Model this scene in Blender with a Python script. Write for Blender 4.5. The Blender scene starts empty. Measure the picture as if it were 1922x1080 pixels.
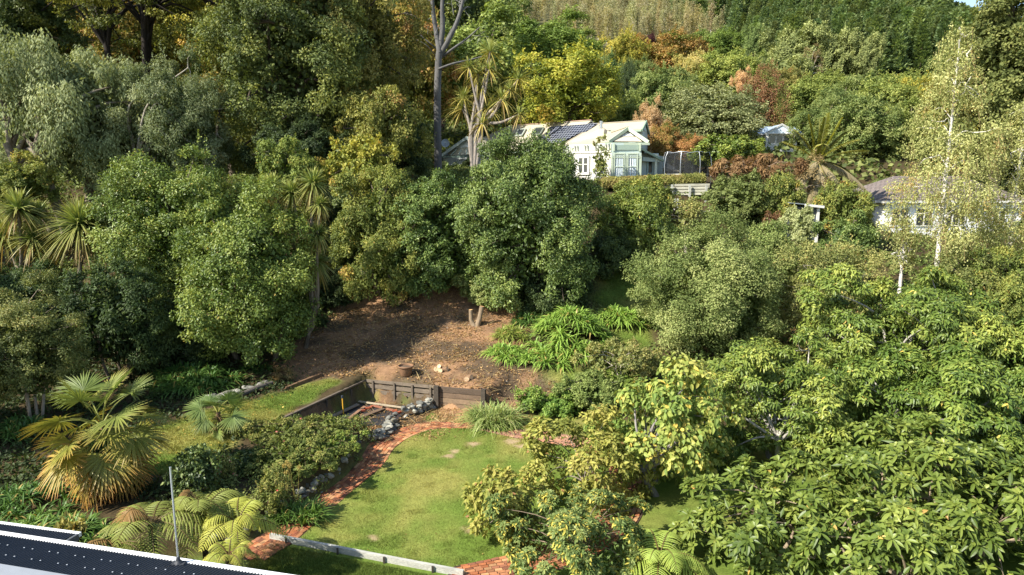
import bpy, bmesh, math, random
import numpy as np
from mathutils import Vector, Matrix

SC = bpy.context.scene
COL = SC.collection
RNG = np.random.default_rng(11)
rad = math.radians

# ------------------------------------------------------------------ camera
CAMZ, PITCH, F = 11.2, rad(9.3), 1281.0
cam_d = bpy.data.cameras.new('camera'); cam = bpy.data.objects.new('camera', cam_d); COL.objects.link(cam)
cam.location = (0, 0, CAMZ); cam.rotation_euler = (rad(90) - PITCH, 0, 0)
cam_d.sensor_width = 36; cam_d.lens = 24.0; cam_d.clip_end = 3000; cam_d.clip_start = .1
SC.camera = cam

# ------------------------------------------------------------------ light
SUN_AZ, SUN_EL = rad(30), rad(40)          # sun stands left of and a little behind the camera
to_sun = Vector((-math.cos(SUN_AZ) * math.cos(SUN_EL), -math.sin(SUN_AZ) * math.cos(SUN_EL), math.sin(SUN_EL)))
sun_d = bpy.data.lights.new('sun', 'SUN'); sun_d.energy = 5.0; sun_d.angle = rad(.5); sun_d.color = (1, .955, .87)
sun = bpy.data.objects.new('sun', sun_d); COL.objects.link(sun)
sun.rotation_euler = to_sun.to_track_quat('Z', 'Y').to_euler(); sun.location = (-60, -40, 80)
world = bpy.data.worlds.new('World'); SC.world = world; world.use_nodes = True
wt = world.node_tree; bg = wt.nodes['Background']
sky = wt.nodes.new('ShaderNodeTexSky'); sky.sky_type = 'NISHITA'; sky.sun_disc = False
sky.sun_elevation = SUN_EL; sky.sun_rotation = math.atan2(to_sun.x, to_sun.y)
sky.air_density = 1.0; sky.dust_density = .6
wt.links.new(sky.outputs[0], bg.inputs[0]); bg.inputs[1].default_value = .122
SC.view_settings.view_transform = 'Standard'; SC.view_settings.look = 'None'
SC.view_settings.exposure = 0.98; SC.view_settings.gamma = 1
SC.cycles.max_bounces = 6; SC.cycles.diffuse_bounces = 3; SC.cycles.glossy_bounces = 2
SC.cycles.transmission_bounces = 4; SC.cycles.transparent_max_bounces = 6
SC.cycles.use_denoising = True

# ------------------------------------------------------------------ basic helpers
SP, CP = math.sin(PITCH), math.cos(PITCH)
def ray(px, py):
    a = (px - 961) / F; b = -(py - 540) / F
    return np.array([a, CP + b * SP, -SP + b * CP])
def P(px, py, Y):
    d = ray(px, py); return np.array([0, 0, CAMZ]) + d * (Y / d[1])
def G(px, py, z=0.0):
    d = ray(px, py); t = (z - CAMZ) / d[2]; return np.array([0, 0, CAMZ]) + d * t
def proj(x, y, z):
    z = z - CAMZ; f = y * CP - z * SP; u = y * SP + z * CP
    return 961 + F * x / f, 540 - F * u / f
def lin(h):
    v = np.array([int(h[i:i + 2], 16) / 255 for i in (0, 2, 4)])
    return np.where(v <= .04045, v / 12.92, ((v + .055) / 1.055) ** 2.4)
def pal(*hs): return np.array([lin(h) for h in hs])
def nrm(v): return v / np.maximum(np.linalg.norm(v, axis=-1, keepdims=True), 1e-9)
def sstep(a, b, x):
    t = np.clip((x - a) / (b - a), 0, 1); return t * t * (3 - 2 * t)
def vnoise(x, y, s, seed=0):
    x = np.asarray(x, float) / s; y = np.asarray(y, float) / s
    xi, yi = np.floor(x).astype(np.int64), np.floor(y).astype(np.int64); fx, fy = x - xi, y - yi
    fx = fx * fx * (3 - 2 * fx); fy = fy * fy * (3 - 2 * fy)
    def h(a, b):
        n = (a * 374761393 + b * 668265263 + seed * 974711) & 0x7fffffff
        n = ((n ^ (n >> 13)) * 1274126177) & 0x7fffffff
        return ((n ^ (n >> 16)) & 0xffff) / 65535.0
    return (h(xi, yi) * (1 - fx) + h(xi + 1, yi) * fx) * (1 - fy) + (h(xi, yi + 1) * (1 - fx) + h(xi + 1, yi + 1) * fx) * fy
def inpoly(x, y, poly):
    x = np.asarray(x, float); y = np.asarray(y, float); r = np.zeros(x.shape, bool); n = len(poly)
    for i in range(n):
        x1, y1 = poly[i]; x2, y2 = poly[(i + 1) % n]
        if y1 == y2: continue
        r ^= ((y1 > y) != (y2 > y)) & (x < (x2 - x1) * (y - y1) / (y2 - y1) + x1)
    return r
def pdist(x, y, poly, closed=True):
    x = np.asarray(x, float); y = np.asarray(y, float); d = np.full(x.shape, 1e9); n = len(poly)
    for i in range(n if closed else n - 1):
        x1, y1 = poly[i]; x2, y2 = poly[(i + 1) % n]; dx, dy = x2 - x1, y2 - y1
        t = np.clip(((x - x1) * dx + (y - y1) * dy) / (dx * dx + dy * dy + 1e-12), 0, 1)
        d = np.minimum(d, np.hypot(x - x1 - t * dx, y - y1 - t * dy))
    return d
def sdist(x, y, poly): return np.where(inpoly(x, y, poly), -1, 1) * pdist(x, y, poly)
def smooth_line(pts, n=60):
    pts = np.array(pts, float); out = []
    for i in range(len(pts) - 1):
        p0, p1, p2, p3 = pts[max(i - 1, 0)], pts[i], pts[i + 1], pts[min(i + 2, len(pts) - 1)]
        for t in np.linspace(0, 1, max(2, n // (len(pts) - 1)), endpoint=False):
            out.append(.5 * (2 * p1 + (p2 - p0) * t + (2 * p0 - 5 * p1 + 4 * p2 - p3) * t * t + (3 * p1 - p0 - 3 * p2 + p3) * t ** 3))
    out.append(pts[-1]); return np.array(out)

def mesh(name, V, Fs, mat, parent=None, C=None, smooth=False, loc=None):
    me = bpy.data.meshes.new(name); V = np.asarray(V, np.float32).reshape(-1, 3)
    if isinstance(Fs, np.ndarray): Fs = [Fs]
    Fs = [np.asarray(f, np.int32) for f in Fs if len(f)]
    me.vertices.add(len(V)); me.vertices.foreach_set('co', V.ravel())
    idx = np.concatenate([f.ravel() for f in Fs]); cnt = np.concatenate([np.full(len(f), f.shape[1], np.int32) for f in Fs])
    me.loops.add(len(idx)); me.loops.foreach_set('vertex_index', idx)
    me.polygons.add(len(cnt)); st = np.zeros(len(cnt), np.int32); st[1:] = np.cumsum(cnt)[:-1]
    me.polygons.foreach_set('loop_start', st)
    me.polygons.foreach_set('use_smooth', np.full(len(cnt), smooth))
    if C is not None:
        at = me.color_attributes.new('Col', 'FLOAT_COLOR', 'POINT')
        c4 = np.ones((len(V), 4), np.float32); c4[:, :3] = C; at.data.foreach_set('color', c4.ravel())
    me.update(); me.validate()
    me.materials.append(mat)
    o = bpy.data.objects.new(name, me); COL.objects.link(o)
    if parent is not None: o.parent = parent
    if loc is not None: o.location = loc
    return o
def tag(o, label=None, cat=None, group=None, kind=None):
    if label: o['label'] = label
    if cat: o['category'] = cat
    if group: o['group'] = group
    if kind: o['kind'] = kind
    return o
def root(name, loc, label, cat, group=None, rz=0):
    o = bpy.data.objects.new(name, None); COL.objects.link(o); o.location = [float(v) for v in loc]; o.rotation_euler.z = rz
    o.empty_display_size = .2
    return tag(o, label, cat, group)

class MB:
    """collects solid shapes for ONE mesh object"""
    def __init__(s): s.V = []; s.F = {3: [], 4: []}; s.C = []; s.n = 0
    def add(s, V, F, c=None):
        V = np.asarray(V, float).reshape(-1, 3)
        for f in (F if isinstance(F, list) and len(F) and isinstance(F[0], np.ndarray) else [np.asarray(F)]):
            if len(f): s.F[f.shape[1]].append(f + s.n)
        s.V.append(V); s.n += len(V)
        c = np.array([1., 1, 1]) if c is None else np.asarray(c)
        s.C.append(np.broadcast_to(c, V.shape).copy())
        return s
    def box(s, c, size, rz=0, rx=0, ry=0, col=None, jit=0):
        x, y, z = np.array(size) / 2
        V = np.array([[a * x, b * y, d * z] for d in (-1, 1) for b in (-1, 1) for a in (-1, 1)], float)
        if jit: V += RNG.normal(0, jit, V.shape)
        M = np.array((Matrix.Rotation(rz, 3, 'Z') @ Matrix.Rotation(ry, 3, 'Y') @ Matrix.Rotation(rx, 3, 'X')))
        V = V @ M.T + np.array(c)
        Fq = np.array([[0, 2, 3, 1], [4, 5, 7, 6], [0, 1, 5, 4], [2, 6, 7, 3], [0, 4, 6, 2], [1, 3, 7, 5]])
        return s.add(V, Fq, col)
    def beam(s, a, b, w, h, col=None, up=(0, 0, 1)):
        a, b = np.array(a, float), np.array(b, float); d = nrm(b - a); u = np.array(up, float)
        sd = nrm(np.cross(d, u)); u = np.cross(sd, d)
        V = [p + sd * i * w / 2 + u * j * h / 2 for p in (a, b) for j in (-1, 1) for i in (-1, 1)]
        return s.add(np.array(V), np.array([[0, 1, 3, 2], [4, 6, 7, 5], [0, 4, 5, 1], [2, 3, 7, 6], [0, 2, 6, 4], [1, 5, 7, 3]]), col)
    def slab(s, poly, t, col=None):
        """planar polygon extruded by t along minus its normal"""
        p = np.array(poly, float); n = np.zeros(3)
        for i in range(len(p)): n += np.cross(p[i], p[(i + 1) % len(p)])
        n = nrm(n); q = p - n * t; k = len(p)
        tri = np.array([[0, i, i + 1] for i in range(1, k - 1)])
        s.add(np.vstack([p, q]), [tri, tri[:, ::-1] + k, np.array([[i, i + k, (i + 1) % k + k, (i + 1) % k] for i in range(k)])], col)
        return s
    def tube(s, pts, r, k=6, col=None, cap=True):
        V, Fq = tube(pts, r, k); s.add(V, Fq, col)
        if cap:
            for e in (0, len(pts) - 1):
                ring = V[e * k:(e + 1) * k]
                s.add(np.vstack([ring, ring.mean(0)]), np.array([[i, (i + 1) % k, k] if e else [(i + 1) % k, i, k] for i in range(k)]), col)
        return s
    def build(s, name, mat, parent=None, smooth=False, loc=None):
        Fs = [np.concatenate(v) for v in s.F.values() if v]
        return mesh(name, np.concatenate(s.V), Fs, mat, parent, np.concatenate(s.C), smooth, loc)

def tube(pts, r, k=6):
    pts = np.array(pts, float); n = len(pts); r = np.broadcast_to(np.asarray(r, float), (n,))
    T = nrm(np.gradient(pts, axis=0)); ref = np.array([.31, .17, .93]) if abs(T[0][2]) < .9 else np.array([.93, .17, .31])
    A = nrm(np.cross(T, ref)); B = np.cross(T, A)
    an = np.arange(k) / k * 2 * math.pi
    V = pts[:, None] + r[:, None, None] * (np.cos(an)[None, :, None] * A[:, None] + np.sin(an)[None, :, None] * B[:, None])
    i = np.arange(n - 1)[:, None] * k + np.arange(k)[None]; j = np.arange(n - 1)[:, None] * k + (np.arange(k)[None] + 1) % k
    return V.reshape(-1, 3), np.stack([i, j, j + k, i + k], -1).reshape(-1, 4)

# ------------------------------------------------------------------ materials
def mat(name, build):
    m = bpy.data.materials.new(name); m.use_nodes = True; nt = m.node_tree
    b = nt.nodes['Principled BSDF']; build(nt, b); return m
def N(nt, t, **kw):
    n = nt.nodes.new(t)
    for k, v in kw.items():
        if k.startswith('_'): n.inputs[k[1:].replace('_', ' ')].default_value = v
        else: setattr(n, k, v)
    return n
def mixrgb(nt, a, b, fac, mode='MIX'):
    n = nt.nodes.new('ShaderNodeMix'); n.data_type = 'RGBA'; n.blend_type = mode
    for v, i in ((a, 6), (b, 7), (fac, 0)):
        if hasattr(v, 'links'): nt.links.new(v, n.inputs[i])
        elif i == 0: n.inputs[0].default_value = v
        else: n.inputs[i].default_value = (*v, 1)
    return n.outputs[2]
def noise(nt, scale, detail=4, rough=.6, coord='Object', stretch=None):
    tc = nt.nodes.new('ShaderNodeTexCoord'); n = N(nt, 'ShaderNodeTexNoise', _Scale=scale, _Detail=detail, _Roughness=rough)
    src = tc.outputs[coord]
    if stretch:
        mp = nt.nodes.new('ShaderNodeMapping'); mp.inputs['Scale'].default_value = stretch
        nt.links.new(src, mp.inputs[0]); src = mp.outputs[0]
    nt.links.new(src, n.inputs['Vector']); return n.outputs[0]
def ramp(nt, f, a, b):
    r = N(nt, 'ShaderNodeMapRange', clamp=True); nt.links.new(f, r.inputs[0])
    r.inputs[1].default_value, r.inputs[2].default_value = a, b; return r.outputs[0]
def leafmat(name, trans=.32, rough=.55, spec=.22):
    def f(nt, b):
        at = N(nt, 'ShaderNodeAttribute', attribute_name='Col'); oi = nt.nodes.new('ShaderNodeObjectInfo')
        c = mixrgb(nt, at.outputs[0], oi.outputs['Color'], 1.0, 'MULTIPLY'); c = mixrgb(nt, c, (1.05, 1.0, .64), 1.0, 'MULTIPLY')
        hs = N(nt, 'ShaderNodeHueSaturation', _Saturation=.9, _Value=1.06); nt.links.new(c, hs.inputs['Color']); c = hs.outputs[0]
        nt.links.new(c, b.inputs['Base Color']); b.inputs['Roughness'].default_value = rough
        b.inputs['Specular IOR Level'].default_value = spec
        t = nt.nodes.new('ShaderNodeBsdfTranslucent')
        c2 = mixrgb(nt, c, (1.15, 1.12, .62), 1.0, 'MULTIPLY'); nt.links.new(c2, t.inputs[0])
        m = nt.nodes.new('ShaderNodeMixShader'); m.inputs[0].default_value = trans
        nt.links.new(b.outputs[0], m.inputs[1]); nt.links.new(t.outputs[0], m.inputs[2])
        nt.links.new(m.outputs[0], nt.nodes['Material Output'].inputs[0])
    return mat(name, f)
def surf(name, base=None, attr=False, rough=.8, spec=.3, n=((6, .35),), bump=0, bscale=30, stretch=None, metal=0):
    """attribute or plain colour, modulated by noises (scale, amount)"""
    def f(nt, b):
        c = N(nt, 'ShaderNodeAttribute', attribute_name='Col').outputs[0] if attr else None
        if c is None:
            rgb = nt.nodes.new('ShaderNodeRGB'); rgb.outputs[0].default_value = (*base, 1); c = rgb.outputs[0]
        for sc, am in n:
            v = ramp(nt, noise(nt, sc, stretch=stretch), .25, .75)
            mr = N(nt, 'ShaderNodeMapRange'); nt.links.new(v, mr.inputs[0]); mr.inputs[3].default_value = 1 - am; mr.inputs[4].default_value = 1 + am
            cx = nt.nodes.new('ShaderNodeCombineColor')
            for i in range(3): nt.links.new(mr.outputs[0], cx.inputs[i])
            c = mixrgb(nt, c, cx.outputs[0], 1.0, 'MULTIPLY')
        nt.links.new(c, b.inputs['Base Color']); b.inputs['Roughness'].default_value = rough
        b.inputs['Specular IOR Level'].default_value = spec; b.inputs['Metallic'].default_value = metal
        if bump:
            bp = N(nt, 'ShaderNodeBump', _Strength=bump, _Distance=.02); nt.links.new(noise(nt, bscale, 5, stretch=stretch), bp.inputs['Height'])
            nt.links.new(bp.outputs[0], b.inputs['Normal'])
    return mat(name, f)
M_LEAF = leafmat('leaf')
M_GLOSS = leafmat('leaf_waxy', .24, .42, .3)
M_DULL = leafmat('leaf_soft', .34, .7, .15)
M_GRASS = leafmat('grass_blade', .3, .7, .15)
M_BARK = surf('bark', attr=True, rough=.9, n=((3, .3), (22, .35)), bump=.6, bscale=14, stretch=(1, 1, .25))
M_SOIL = surf('soil', attr=True, rough=.95, spec=.1, n=((.55, .2), (3.5, .25), (17, .32)), bump=.9, bscale=9)
M_LAWN = surf('turf', attr=True, rough=.9, spec=.1, n=((.8, .12), (4, .16), (14, .22), (70, .3)), bump=.5, bscale=45)
M_BRICK = surf('brick', attr=True, rough=.85, n=((2.2, .2), (25, .25)), bump=.3, bscale=40)
M_STONE = surf('stone', attr=True, rough=.85, n=((5, .3), (30, .25)), bump=.5, bscale=16)
M_WOOD = surf('weathered_timber', attr=True, rough=.85, n=((2, .25), (14, .3)), bump=.4, bscale=20, stretch=(.35, 3, 3))
M_PAINT = surf('painted_board', attr=True, rough=.55, n=((.8, .06), (7, .07)))
M_IRON = surf('painted_roof_iron', attr=True, rough=.5, n=((.5, .07), (5, .05)))
M_METAL = surf('galvanised_metal', base=(.5, .52, .53), rough=.35, metal=.7, n=((9, .12),))
M_DARK = surf('dark_roof_steel', base=(.030, .031, .034), rough=.38, spec=.5, n=((.6, .18), (6, .12)))
M_GLASS = surf('window_glass', base=(.035, .042, .045), rough=.06, spec=.8, n=((1.3, .3),))
M_CURT = surf('curtain', attr=True, rough=.8, n=((2, .1),))
M_CLAY = surf('terracotta', attr=True, rough=.85, n=((4, .25), (20, .2)), bump=.2)
def solar(nt, b):
    tc = nt.nodes.new('ShaderNodeTexCoord'); br = N(nt, 'ShaderNodeTexBrick', offset=0.0, _Scale=1.0)
    br.inputs['Color1'].default_value = (.012, .014, .03, 1); br.inputs['Color2'].default_value = (.018, .02, .04, 1)
    br.inputs['Mortar'].default_value = (.28, .3, .34, 1); br.inputs['Mortar Size'].default_value = .028
    br.inputs['Brick Width'].default_value = .34; br.inputs['Row Height'].default_value = .34
    nt.links.new(tc.outputs['Object'], br.inputs['Vector']); nt.links.new(br.outputs[0], b.inputs['Base Color'])
    b.inputs['Roughness'].default_value = .18
M_SOLAR = mat('solar_cells', solar)
def netf(nt, b):
    b.inputs['Base Color'].default_value = (.02, .022, .022, 1); b.inputs['Roughness'].default_value = .9; b.inputs['Alpha'].default_value = .45
M_NET = mat('black_netting', netf)

# ------------------------------------------------------------------ the lie of the land
def gp(l, z=0.0): return np.array([G(a, b, z)[:2] for a, b in l])
PATH_IN_PX = [(500, 1052), (553, 1017), (590, 985), (627, 953), (680, 907), (720, 873), (740, 843), (767, 823), (800, 810), (818, 806), (840, 805), (893, 807), (940, 817), (973, 824), (1010, 829)]
PATH_OUT_PX = [(400, 1052), (463, 1024), (527, 980), (600, 931), (640, 903), (672, 870), (690, 839), (707, 826), (750, 807), (787, 797), (827, 794), (880, 797), (930, 801), (973, 807), (1016, 810)]
PIN = smooth_line(np.vstack([gp(PATH_IN_PX), [[3.2, 26.5], [3.7, 24.4], [3.1, 21.8], [1.9, 20.1], [.3, 19.0], [-1.7, 18.2]]]), 190)
POUT = smooth_line(np.vstack([gp(PATH_OUT_PX), [[4.3, 27.2], [5.0, 24.5], [4.3, 21.3], [2.8, 19.1], [.8, 17.9], [-2.0, 17.2]]]), 190)
W1, W2, W3 = [G(a, b, 1.0)[:2] for a, b in ((685, 713), (820, 727), (906, 733))]
W0 = G(524, 793, .75)[:2]
BEDF = gp([(560, 800), (660, 822), (700, 822)])
LOW = np.vstack([[[-60, -20], [-60, 16.2], [-13, 16.6]], gp([(400, 1040)]), gp(PATH_OUT_PX[1:8]), gp([(640, 822), (575, 812)]), [W0 + [.25, -.2], W1 + [.12, -.12], W2 + [.05, -.12], W3 + [.3, -.1]], [[1.5, 31], [6, 30], [14, 28], [30, 24], [70, 18], [70, -20]]])
_py = np.array([-60, 20, 31, 33.2, 38.5, 42, 46, 52, 57, 62, 75, 90, 120, 160, 220, 300, 360, 410, 440, 520, 700, 1500.])
_pz = np.array([.7, .72, .85, 1.2, 2.65, 3.7, 5.7, 8.4, 10.3, 10.9, 12.3, 15, 22, 32, 47, 76, 99, 121, 131, 120, 60, 20.])
_yy = np.linspace(-60, 1500, 3121); _zz = np.interp(_yy, _py, _pz)
_k = np.hanning(13); _k /= _k.sum(); _zz = np.convolve(np.pad(_zz, 6, 'edge'), _k, 'valid')
def H(x, y):
    x = np.asarray(x, float); y = np.asarray(y, float)
    U = np.interp(y, _yy, _zz)
    U = U - 5.0 * np.exp(-((x - 38) / 15) ** 2 - ((y - 57) / 14) ** 2) - 1.8 * np.exp(-((x - 22) / 10) ** 2 - ((y - 42) / 9) ** 2)
    U = U - 1.4 * np.exp(-((x - 13) / 6) ** 2 - ((y - 50) / 6) ** 2) * 1.0
    U = U - .25 * sstep(-10, -20, x) * sstep(30, 20, y)
    a = x / np.maximum(y, 1)
    dr = np.interp(a, [-2, .46, .56, .63, .66, .70, .8, 2], [0, 0, 18, 30, 38, 56, 82, 95])
    U = U - dr * sstep(190, 420, y)
    U = U + .25 * (vnoise(x, y, 4.0, 3) - .5) * sstep(33, 40, y) + 3 * (vnoise(x, y, 40, 5) - .5) * sstep(90, 160, y)
    d = sdist(x, y, LOW); w = np.where(x > W3[0] - .1, .22 + 2.6 * sstep(W3[0] - .1, W3[0] + 1.6, x), np.where(y < 27.6, .5, .22))
    return U * sstep(-.02, 1, d / w)
def Hs(x, y): return float(H(np.array([x]), np.array([y]))[0])
def GT(px, py, y0=12, y1=120):
    d = ray(px, py); ys = np.linspace(y0, y1, 1600); pts = np.array([0, 0, CAMZ])[None] + d[None] * (ys / d[1])[:, None]
    below = pts[:, 2] < H(pts[:, 0], pts[:, 1])
    i = int(np.argmax(below)) if below.any() else len(ys) - 1
    return pts[i]
def gtp(l): return np.array([GT(*p)[:2] for p in l])
DIRT = gtp([(520, 700), (560, 640), (640, 560), (700, 520), (830, 500), (960, 560), (1000, 620), (940, 690), (1010, 700), (1080, 735), (1000, 765), (1010, 812), (690, 835), (640, 815), (690, 712), (640, 712), (600, 712)])
REAR_LAWN = gtp([(225, 880), (250, 815), (320, 792), (395, 768), (470, 752), (560, 728), (612, 712), (640, 716), (560, 765), (520, 792), (470, 800), (440, 830), (330, 900)])
SLOPE_GRASS = gtp([(960, 735), (1010, 700), (1120, 690), (1160, 600), (1100, 560), (1150, 490), (1250, 470), (1230, 600), (1210, 700), (1180, 780), (1080, 760)])
BED = np.array([W0, W1, W2, W2 + [-.2, -2.3], BEDF[2], BEDF[0]])

xs = np.unique(np.concatenate([np.linspace(-900, -60, 30), np.linspace(-60, -16, 60), np.arange(-16, 12, .2), np.linspace(12, 60, 80), np.linspace(60, 900, 40)]))
ys = np.unique(np.concatenate([np.linspace(-60, 10, 20), np.arange(10, 47, .2), np.linspace(47, 120, 110), np.linspace(120, 460, 90), np.linspace(460, 1400, 20)]))
X, Yg = np.meshgrid(xs, ys); Z = H(X, Yg)
V = np.stack([X, Yg, Z], -1).reshape(-1, 3); nx = len(xs)
i = (np.arange(len(ys) - 1)[:, None] * nx + np.arange(nx - 1)[None])
Q = np.stack([i, i + 1, i + nx + 1, i + nx], -1).reshape(-1, 4)
xv, yv = V[:, 0], V[:, 1]
c_for = pal('4a3f2b')[0]; c_dirt = pal('8d6d50')[0]; c_dark = pal('574939')[0]; c_gr = pal('6f7d38')[0]; c_dry = pal('9a9357')[0]
def grass_col(x, y):
    a = vnoise(x, y, 2.6, 1) * .5 + vnoise(x, y, 1.1, 2) * .3 + vnoise(x, y, .45, 4) * .2
    t = sstep(.3, .78, a)[..., None] * .85
    return pal('667a32')[0] * (1 - t) + pal('928c4c')[0] * t
Cc = np.broadcast_to(c_for, V.shape).copy()
far = sstep(70, 110, yv)[:, None]; Cc = Cc * (1 - far) + pal('3b4526')[0] * far
_pj = proj(xv, np.maximum(yv, 20), V[:, 2]); POPL = [(G_[0], G_[1]) for G_ in ((930, -60), (930, 50), (1200, 110), (1365, 90), (1330, 50), (1200, 0), (1120, -60))]
_pm = (inpoly(_pj[0], _pj[1], POPL) & (yv > 140))[:, None]; Cc = np.where(_pm, pal('5c5a3e')[0], Cc)
wob = (vnoise(xv, yv, .9, 8) - .5) * .9
def blend(Cc, poly, col, soft=.35):
    m = sstep(soft, -soft, sdist(xv, yv, poly) + wob)[:, None]; return Cc * (1 - m) + col * m
mixd = sstep(.35, .65, vnoise(xv, yv, 1.7, 6) * .6 + vnoise(xv, yv, .5, 7) * .4)[:, None]
Cc = blend(Cc, SLOPE_GRASS, grass_col(xv, yv) * .85, .6)
Cc = blend(Cc, DIRT, c_dirt * mixd + c_dark * (1 - mixd), .5)
Cc = blend(Cc, REAR_LAWN, grass_col(xv, yv) * .95, .25)
lowm = sstep(.3, -.3, sdist(xv, yv, LOW))[:, None]
Cc = Cc * (1 - lowm) + (grass_col(xv, yv) * .8) * lowm
Cc = blend(Cc, BED, c_dirt * .75 * mixd + c_dark * .8 * (1 - mixd), .1)
STRIP = np.vstack([gp(PATH_OUT_PX[7:13]), [W3 + [1.6, -.6], W3, W2, W2 + [-.2, -2.3]]])
Cc = blend(Cc, STRIP, c_dirt * 1.1, .25)
tag(mesh('terrain', V, Q, M_SOIL, C=Cc, smooth=True), kind='structure')

# lawn sheet (its edge runs under the bricks)
LP_ = np.vstack([PIN, (PIN[-1] + PIN[0])[None] / 2])
mid = (PIN + POUT) / 2
LP = np.vstack([mid[:-1]])
gx = np.arange(LP[:, 0].min(), LP[:, 0].max(), .1); gy = np.arange(LP[:, 1].min(), LP[:, 1].max(), .1)
X, Yg = np.meshgrid(gx, gy); n = len(gx)
FRONT0, FRONT1 = gp([(508, 1012)])[0], gp([(870, 1082)])[0]
def front_side(x, y):      # > 0 behind the white edging board
    d = FRONT1 - FRONT0; return (x - FRONT0[0]) * (-d[1]) * -1 * -1 + (y - FRONT0[1]) * d[0]
i = (np.arange(len(gy) - 1)[:, None] * n + np.arange(n - 1)[None]); Q = np.stack([i, i + 1, i + n + 1, i + n], -1).reshape(-1, 4)
cx, cy = (X.ravel()[Q].mean(1), Yg.ravel()[Q].mean(1))
Q = Q[inpoly(cx, cy, LP) & (front_side(cx, cy) > 0)]
use, inv = np.unique(Q, return_inverse=True); Q = inv.reshape(Q.shape)
V = np.stack([X.ravel()[use], Yg.ravel()[use], .012 + .02 * vnoise(X.ravel()[use], Yg.ravel()[use], 1.5, 9)], -1)
BARE = [(843, 857, .34), (853, 849, .3), (886, 835, .36), (961, 829, .5), (977, 839, .35), (887, 996, .42), (700, 1010, .2)]
def bare(x, y):
    m = np.zeros(np.shape(x))
    for a, b, r in BARE:
        q = G(a, b); d = np.hypot(x - q[0], y - q[1]) + (vnoise(x, y, .16, 12) - .5) * .32
        m = np.maximum(m, sstep(r, r * .1, d))
    return m * .8
def lawn_col(x, y):
    b = bare(x, y)[:, None]; return grass_col(x, y) * (1 - b) + pal('a98f74')[0] * b
tag(mesh('lawn', V, Q, M_LAWN, C=lawn_col(V[:, 0], V[:, 1]), smooth=True), kind='structure')

def make_blades(name, n, poly, zf, colf, L=(.03, .07), W=.012, keep=None):
    poly = np.array(poly); lo, hi = poly.min(0), poly.max(0)
    p = RNG.uniform(lo, hi, (n, 2)); k = inpoly(p[:, 0], p[:, 1], poly)
    if keep is not None: k &= keep(p[:, 0], p[:, 1])
    p = p[k]; n = len(p); z = zf(p[:, 0], p[:, 1])
    l = RNG.uniform(*L, n) * (1 + .8 * (vnoise(p[:, 0], p[:, 1], .5, 31) > .72)); a = RNG.uniform(0, 6.28, n); lean = RNG.uniform(.1, .8, n); a2 = RNG.uniform(0, 6.28, n)
    b = np.stack([p[:, 0], p[:, 1], z], -1); s = np.stack([np.cos(a), np.sin(a), 0 * a], -1) * (W / 2)
    t = b + np.stack([np.cos(a2) * lean * l, np.sin(a2) * lean * l, l], -1)
    V = np.stack([b - s, b + s, t], 1).reshape(-1, 3)
    C = np.repeat(colf(p[:, 0], p[:, 1]) * RNG.uniform(.65, 1.4, (n, 1)), 3, 0)
    return tag(mesh(name, V, np.arange(3 * n).reshape(-1, 3), M_GRASS, C=C), 'short mown grass blades on the ground', 'grass', kind='stuff')
make_blades('lawn_grass', 190000, LP, lambda x, y: .01 + 0 * x, lawn_col, keep=lambda x, y: (front_side(x, y) > .1) & (bare(x, y) < RNG.uniform(.2, .9, len(x))) & (pdist(x, y, PIN, False) > .02) & inpoly(x, y, PIN))
make_blades('rear_lawn_grass', 60000, REAR_LAWN, H, lambda x, y: grass_col(x, y) * .95, (.04, .09), .018)
make_blades('slope_grass', 40000, SLOPE_GRASS, H, lambda x, y: grass_col(x, y) * .85, (.05, .13), .025)
FG = gp([(470, 1050), (515, 1022), (870, 1092), (900, 1140), (440, 1140)])
make_blades('front_grass', 50000, FG, lambda x, y: 0 * x, lambda x, y: grass_col(x, y) * .8, (.04, .1), .014)

# brick path: courses of real bricks following the curve
mb = MB(); Vb = []; Cb = []
L_ = np.linalg.norm(np.diff(mid, axis=0), axis=1); cum = np.concatenate([[0], np.cumsum(L_)])
courses = 8
for c in range(courses):
    f = (c + .5) / courses; line = PIN * (1 - f) + POUT * f
    ll = np.concatenate([[0], np.cumsum(np.linalg.norm(np.diff(line, axis=0), axis=1))]); tot = ll[-1]
    nb = int(tot / .235); off = .5 * (c % 2)
    wid = np.linalg.norm(PIN - POUT, axis=1)
    for k in range(nb - 1):
        s = (k + .5 + off) / nb * tot
        x, y = np.interp(s, ll, line[:, 0]), np.interp(s, ll, line[:, 1])
        x2, y2 = np.interp(s + .1, ll, line[:, 0]), np.interp(s + .1, ll, line[:, 1])
        w = np.interp(s, ll, wid) / courses
        x, y = x + RNG.normal(0, .006), y + RNG.normal(0, .006)
        px, py = proj(x, y, 0)
        dusty = sstep(820, 930, px) * .3 if py < 860 else 0
        base = pal('a4643f', 'b07850', '965a3e', 'b0845c', 'a06c4a', '84563f')[RNG.integers(6)] * RNG.uniform(.65, 1.3)
        base = base * (1 - dusty) + pal('c0a08a')[0] * dusty
        mb.box((x, y, .018 + RNG.uniform(-.004, .006)), (.212, min(w * .86, .16), .05), math.atan2(y2 - y, x2 - x) + RNG.normal(0, .025), RNG.normal(0, .012), RNG.normal(0, .012), col=base)
tag(mb.build('brick_path', M_BRICK), kind='structure')
ring = np.stack([np.r_[POUT, PIN[::-1]][:, 0], np.r_[POUT, PIN[::-1]][:, 1]], -1); k = len(POUT)
V = np.concatenate([np.c_[POUT + nrm(POUT - PIN) * .06, np.full(k, .022)], np.c_[PIN - nrm(POUT - PIN) * .03, np.full(k, .022)]])
i = np.arange(k - 1)
tag(mesh('path_bed', V, np.stack([i, i + 1, i + 1 + k, i + k], -1), M_SOIL, C=np.broadcast_to(pal('4a3b30')[0], V.shape)), kind='structure')

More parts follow.
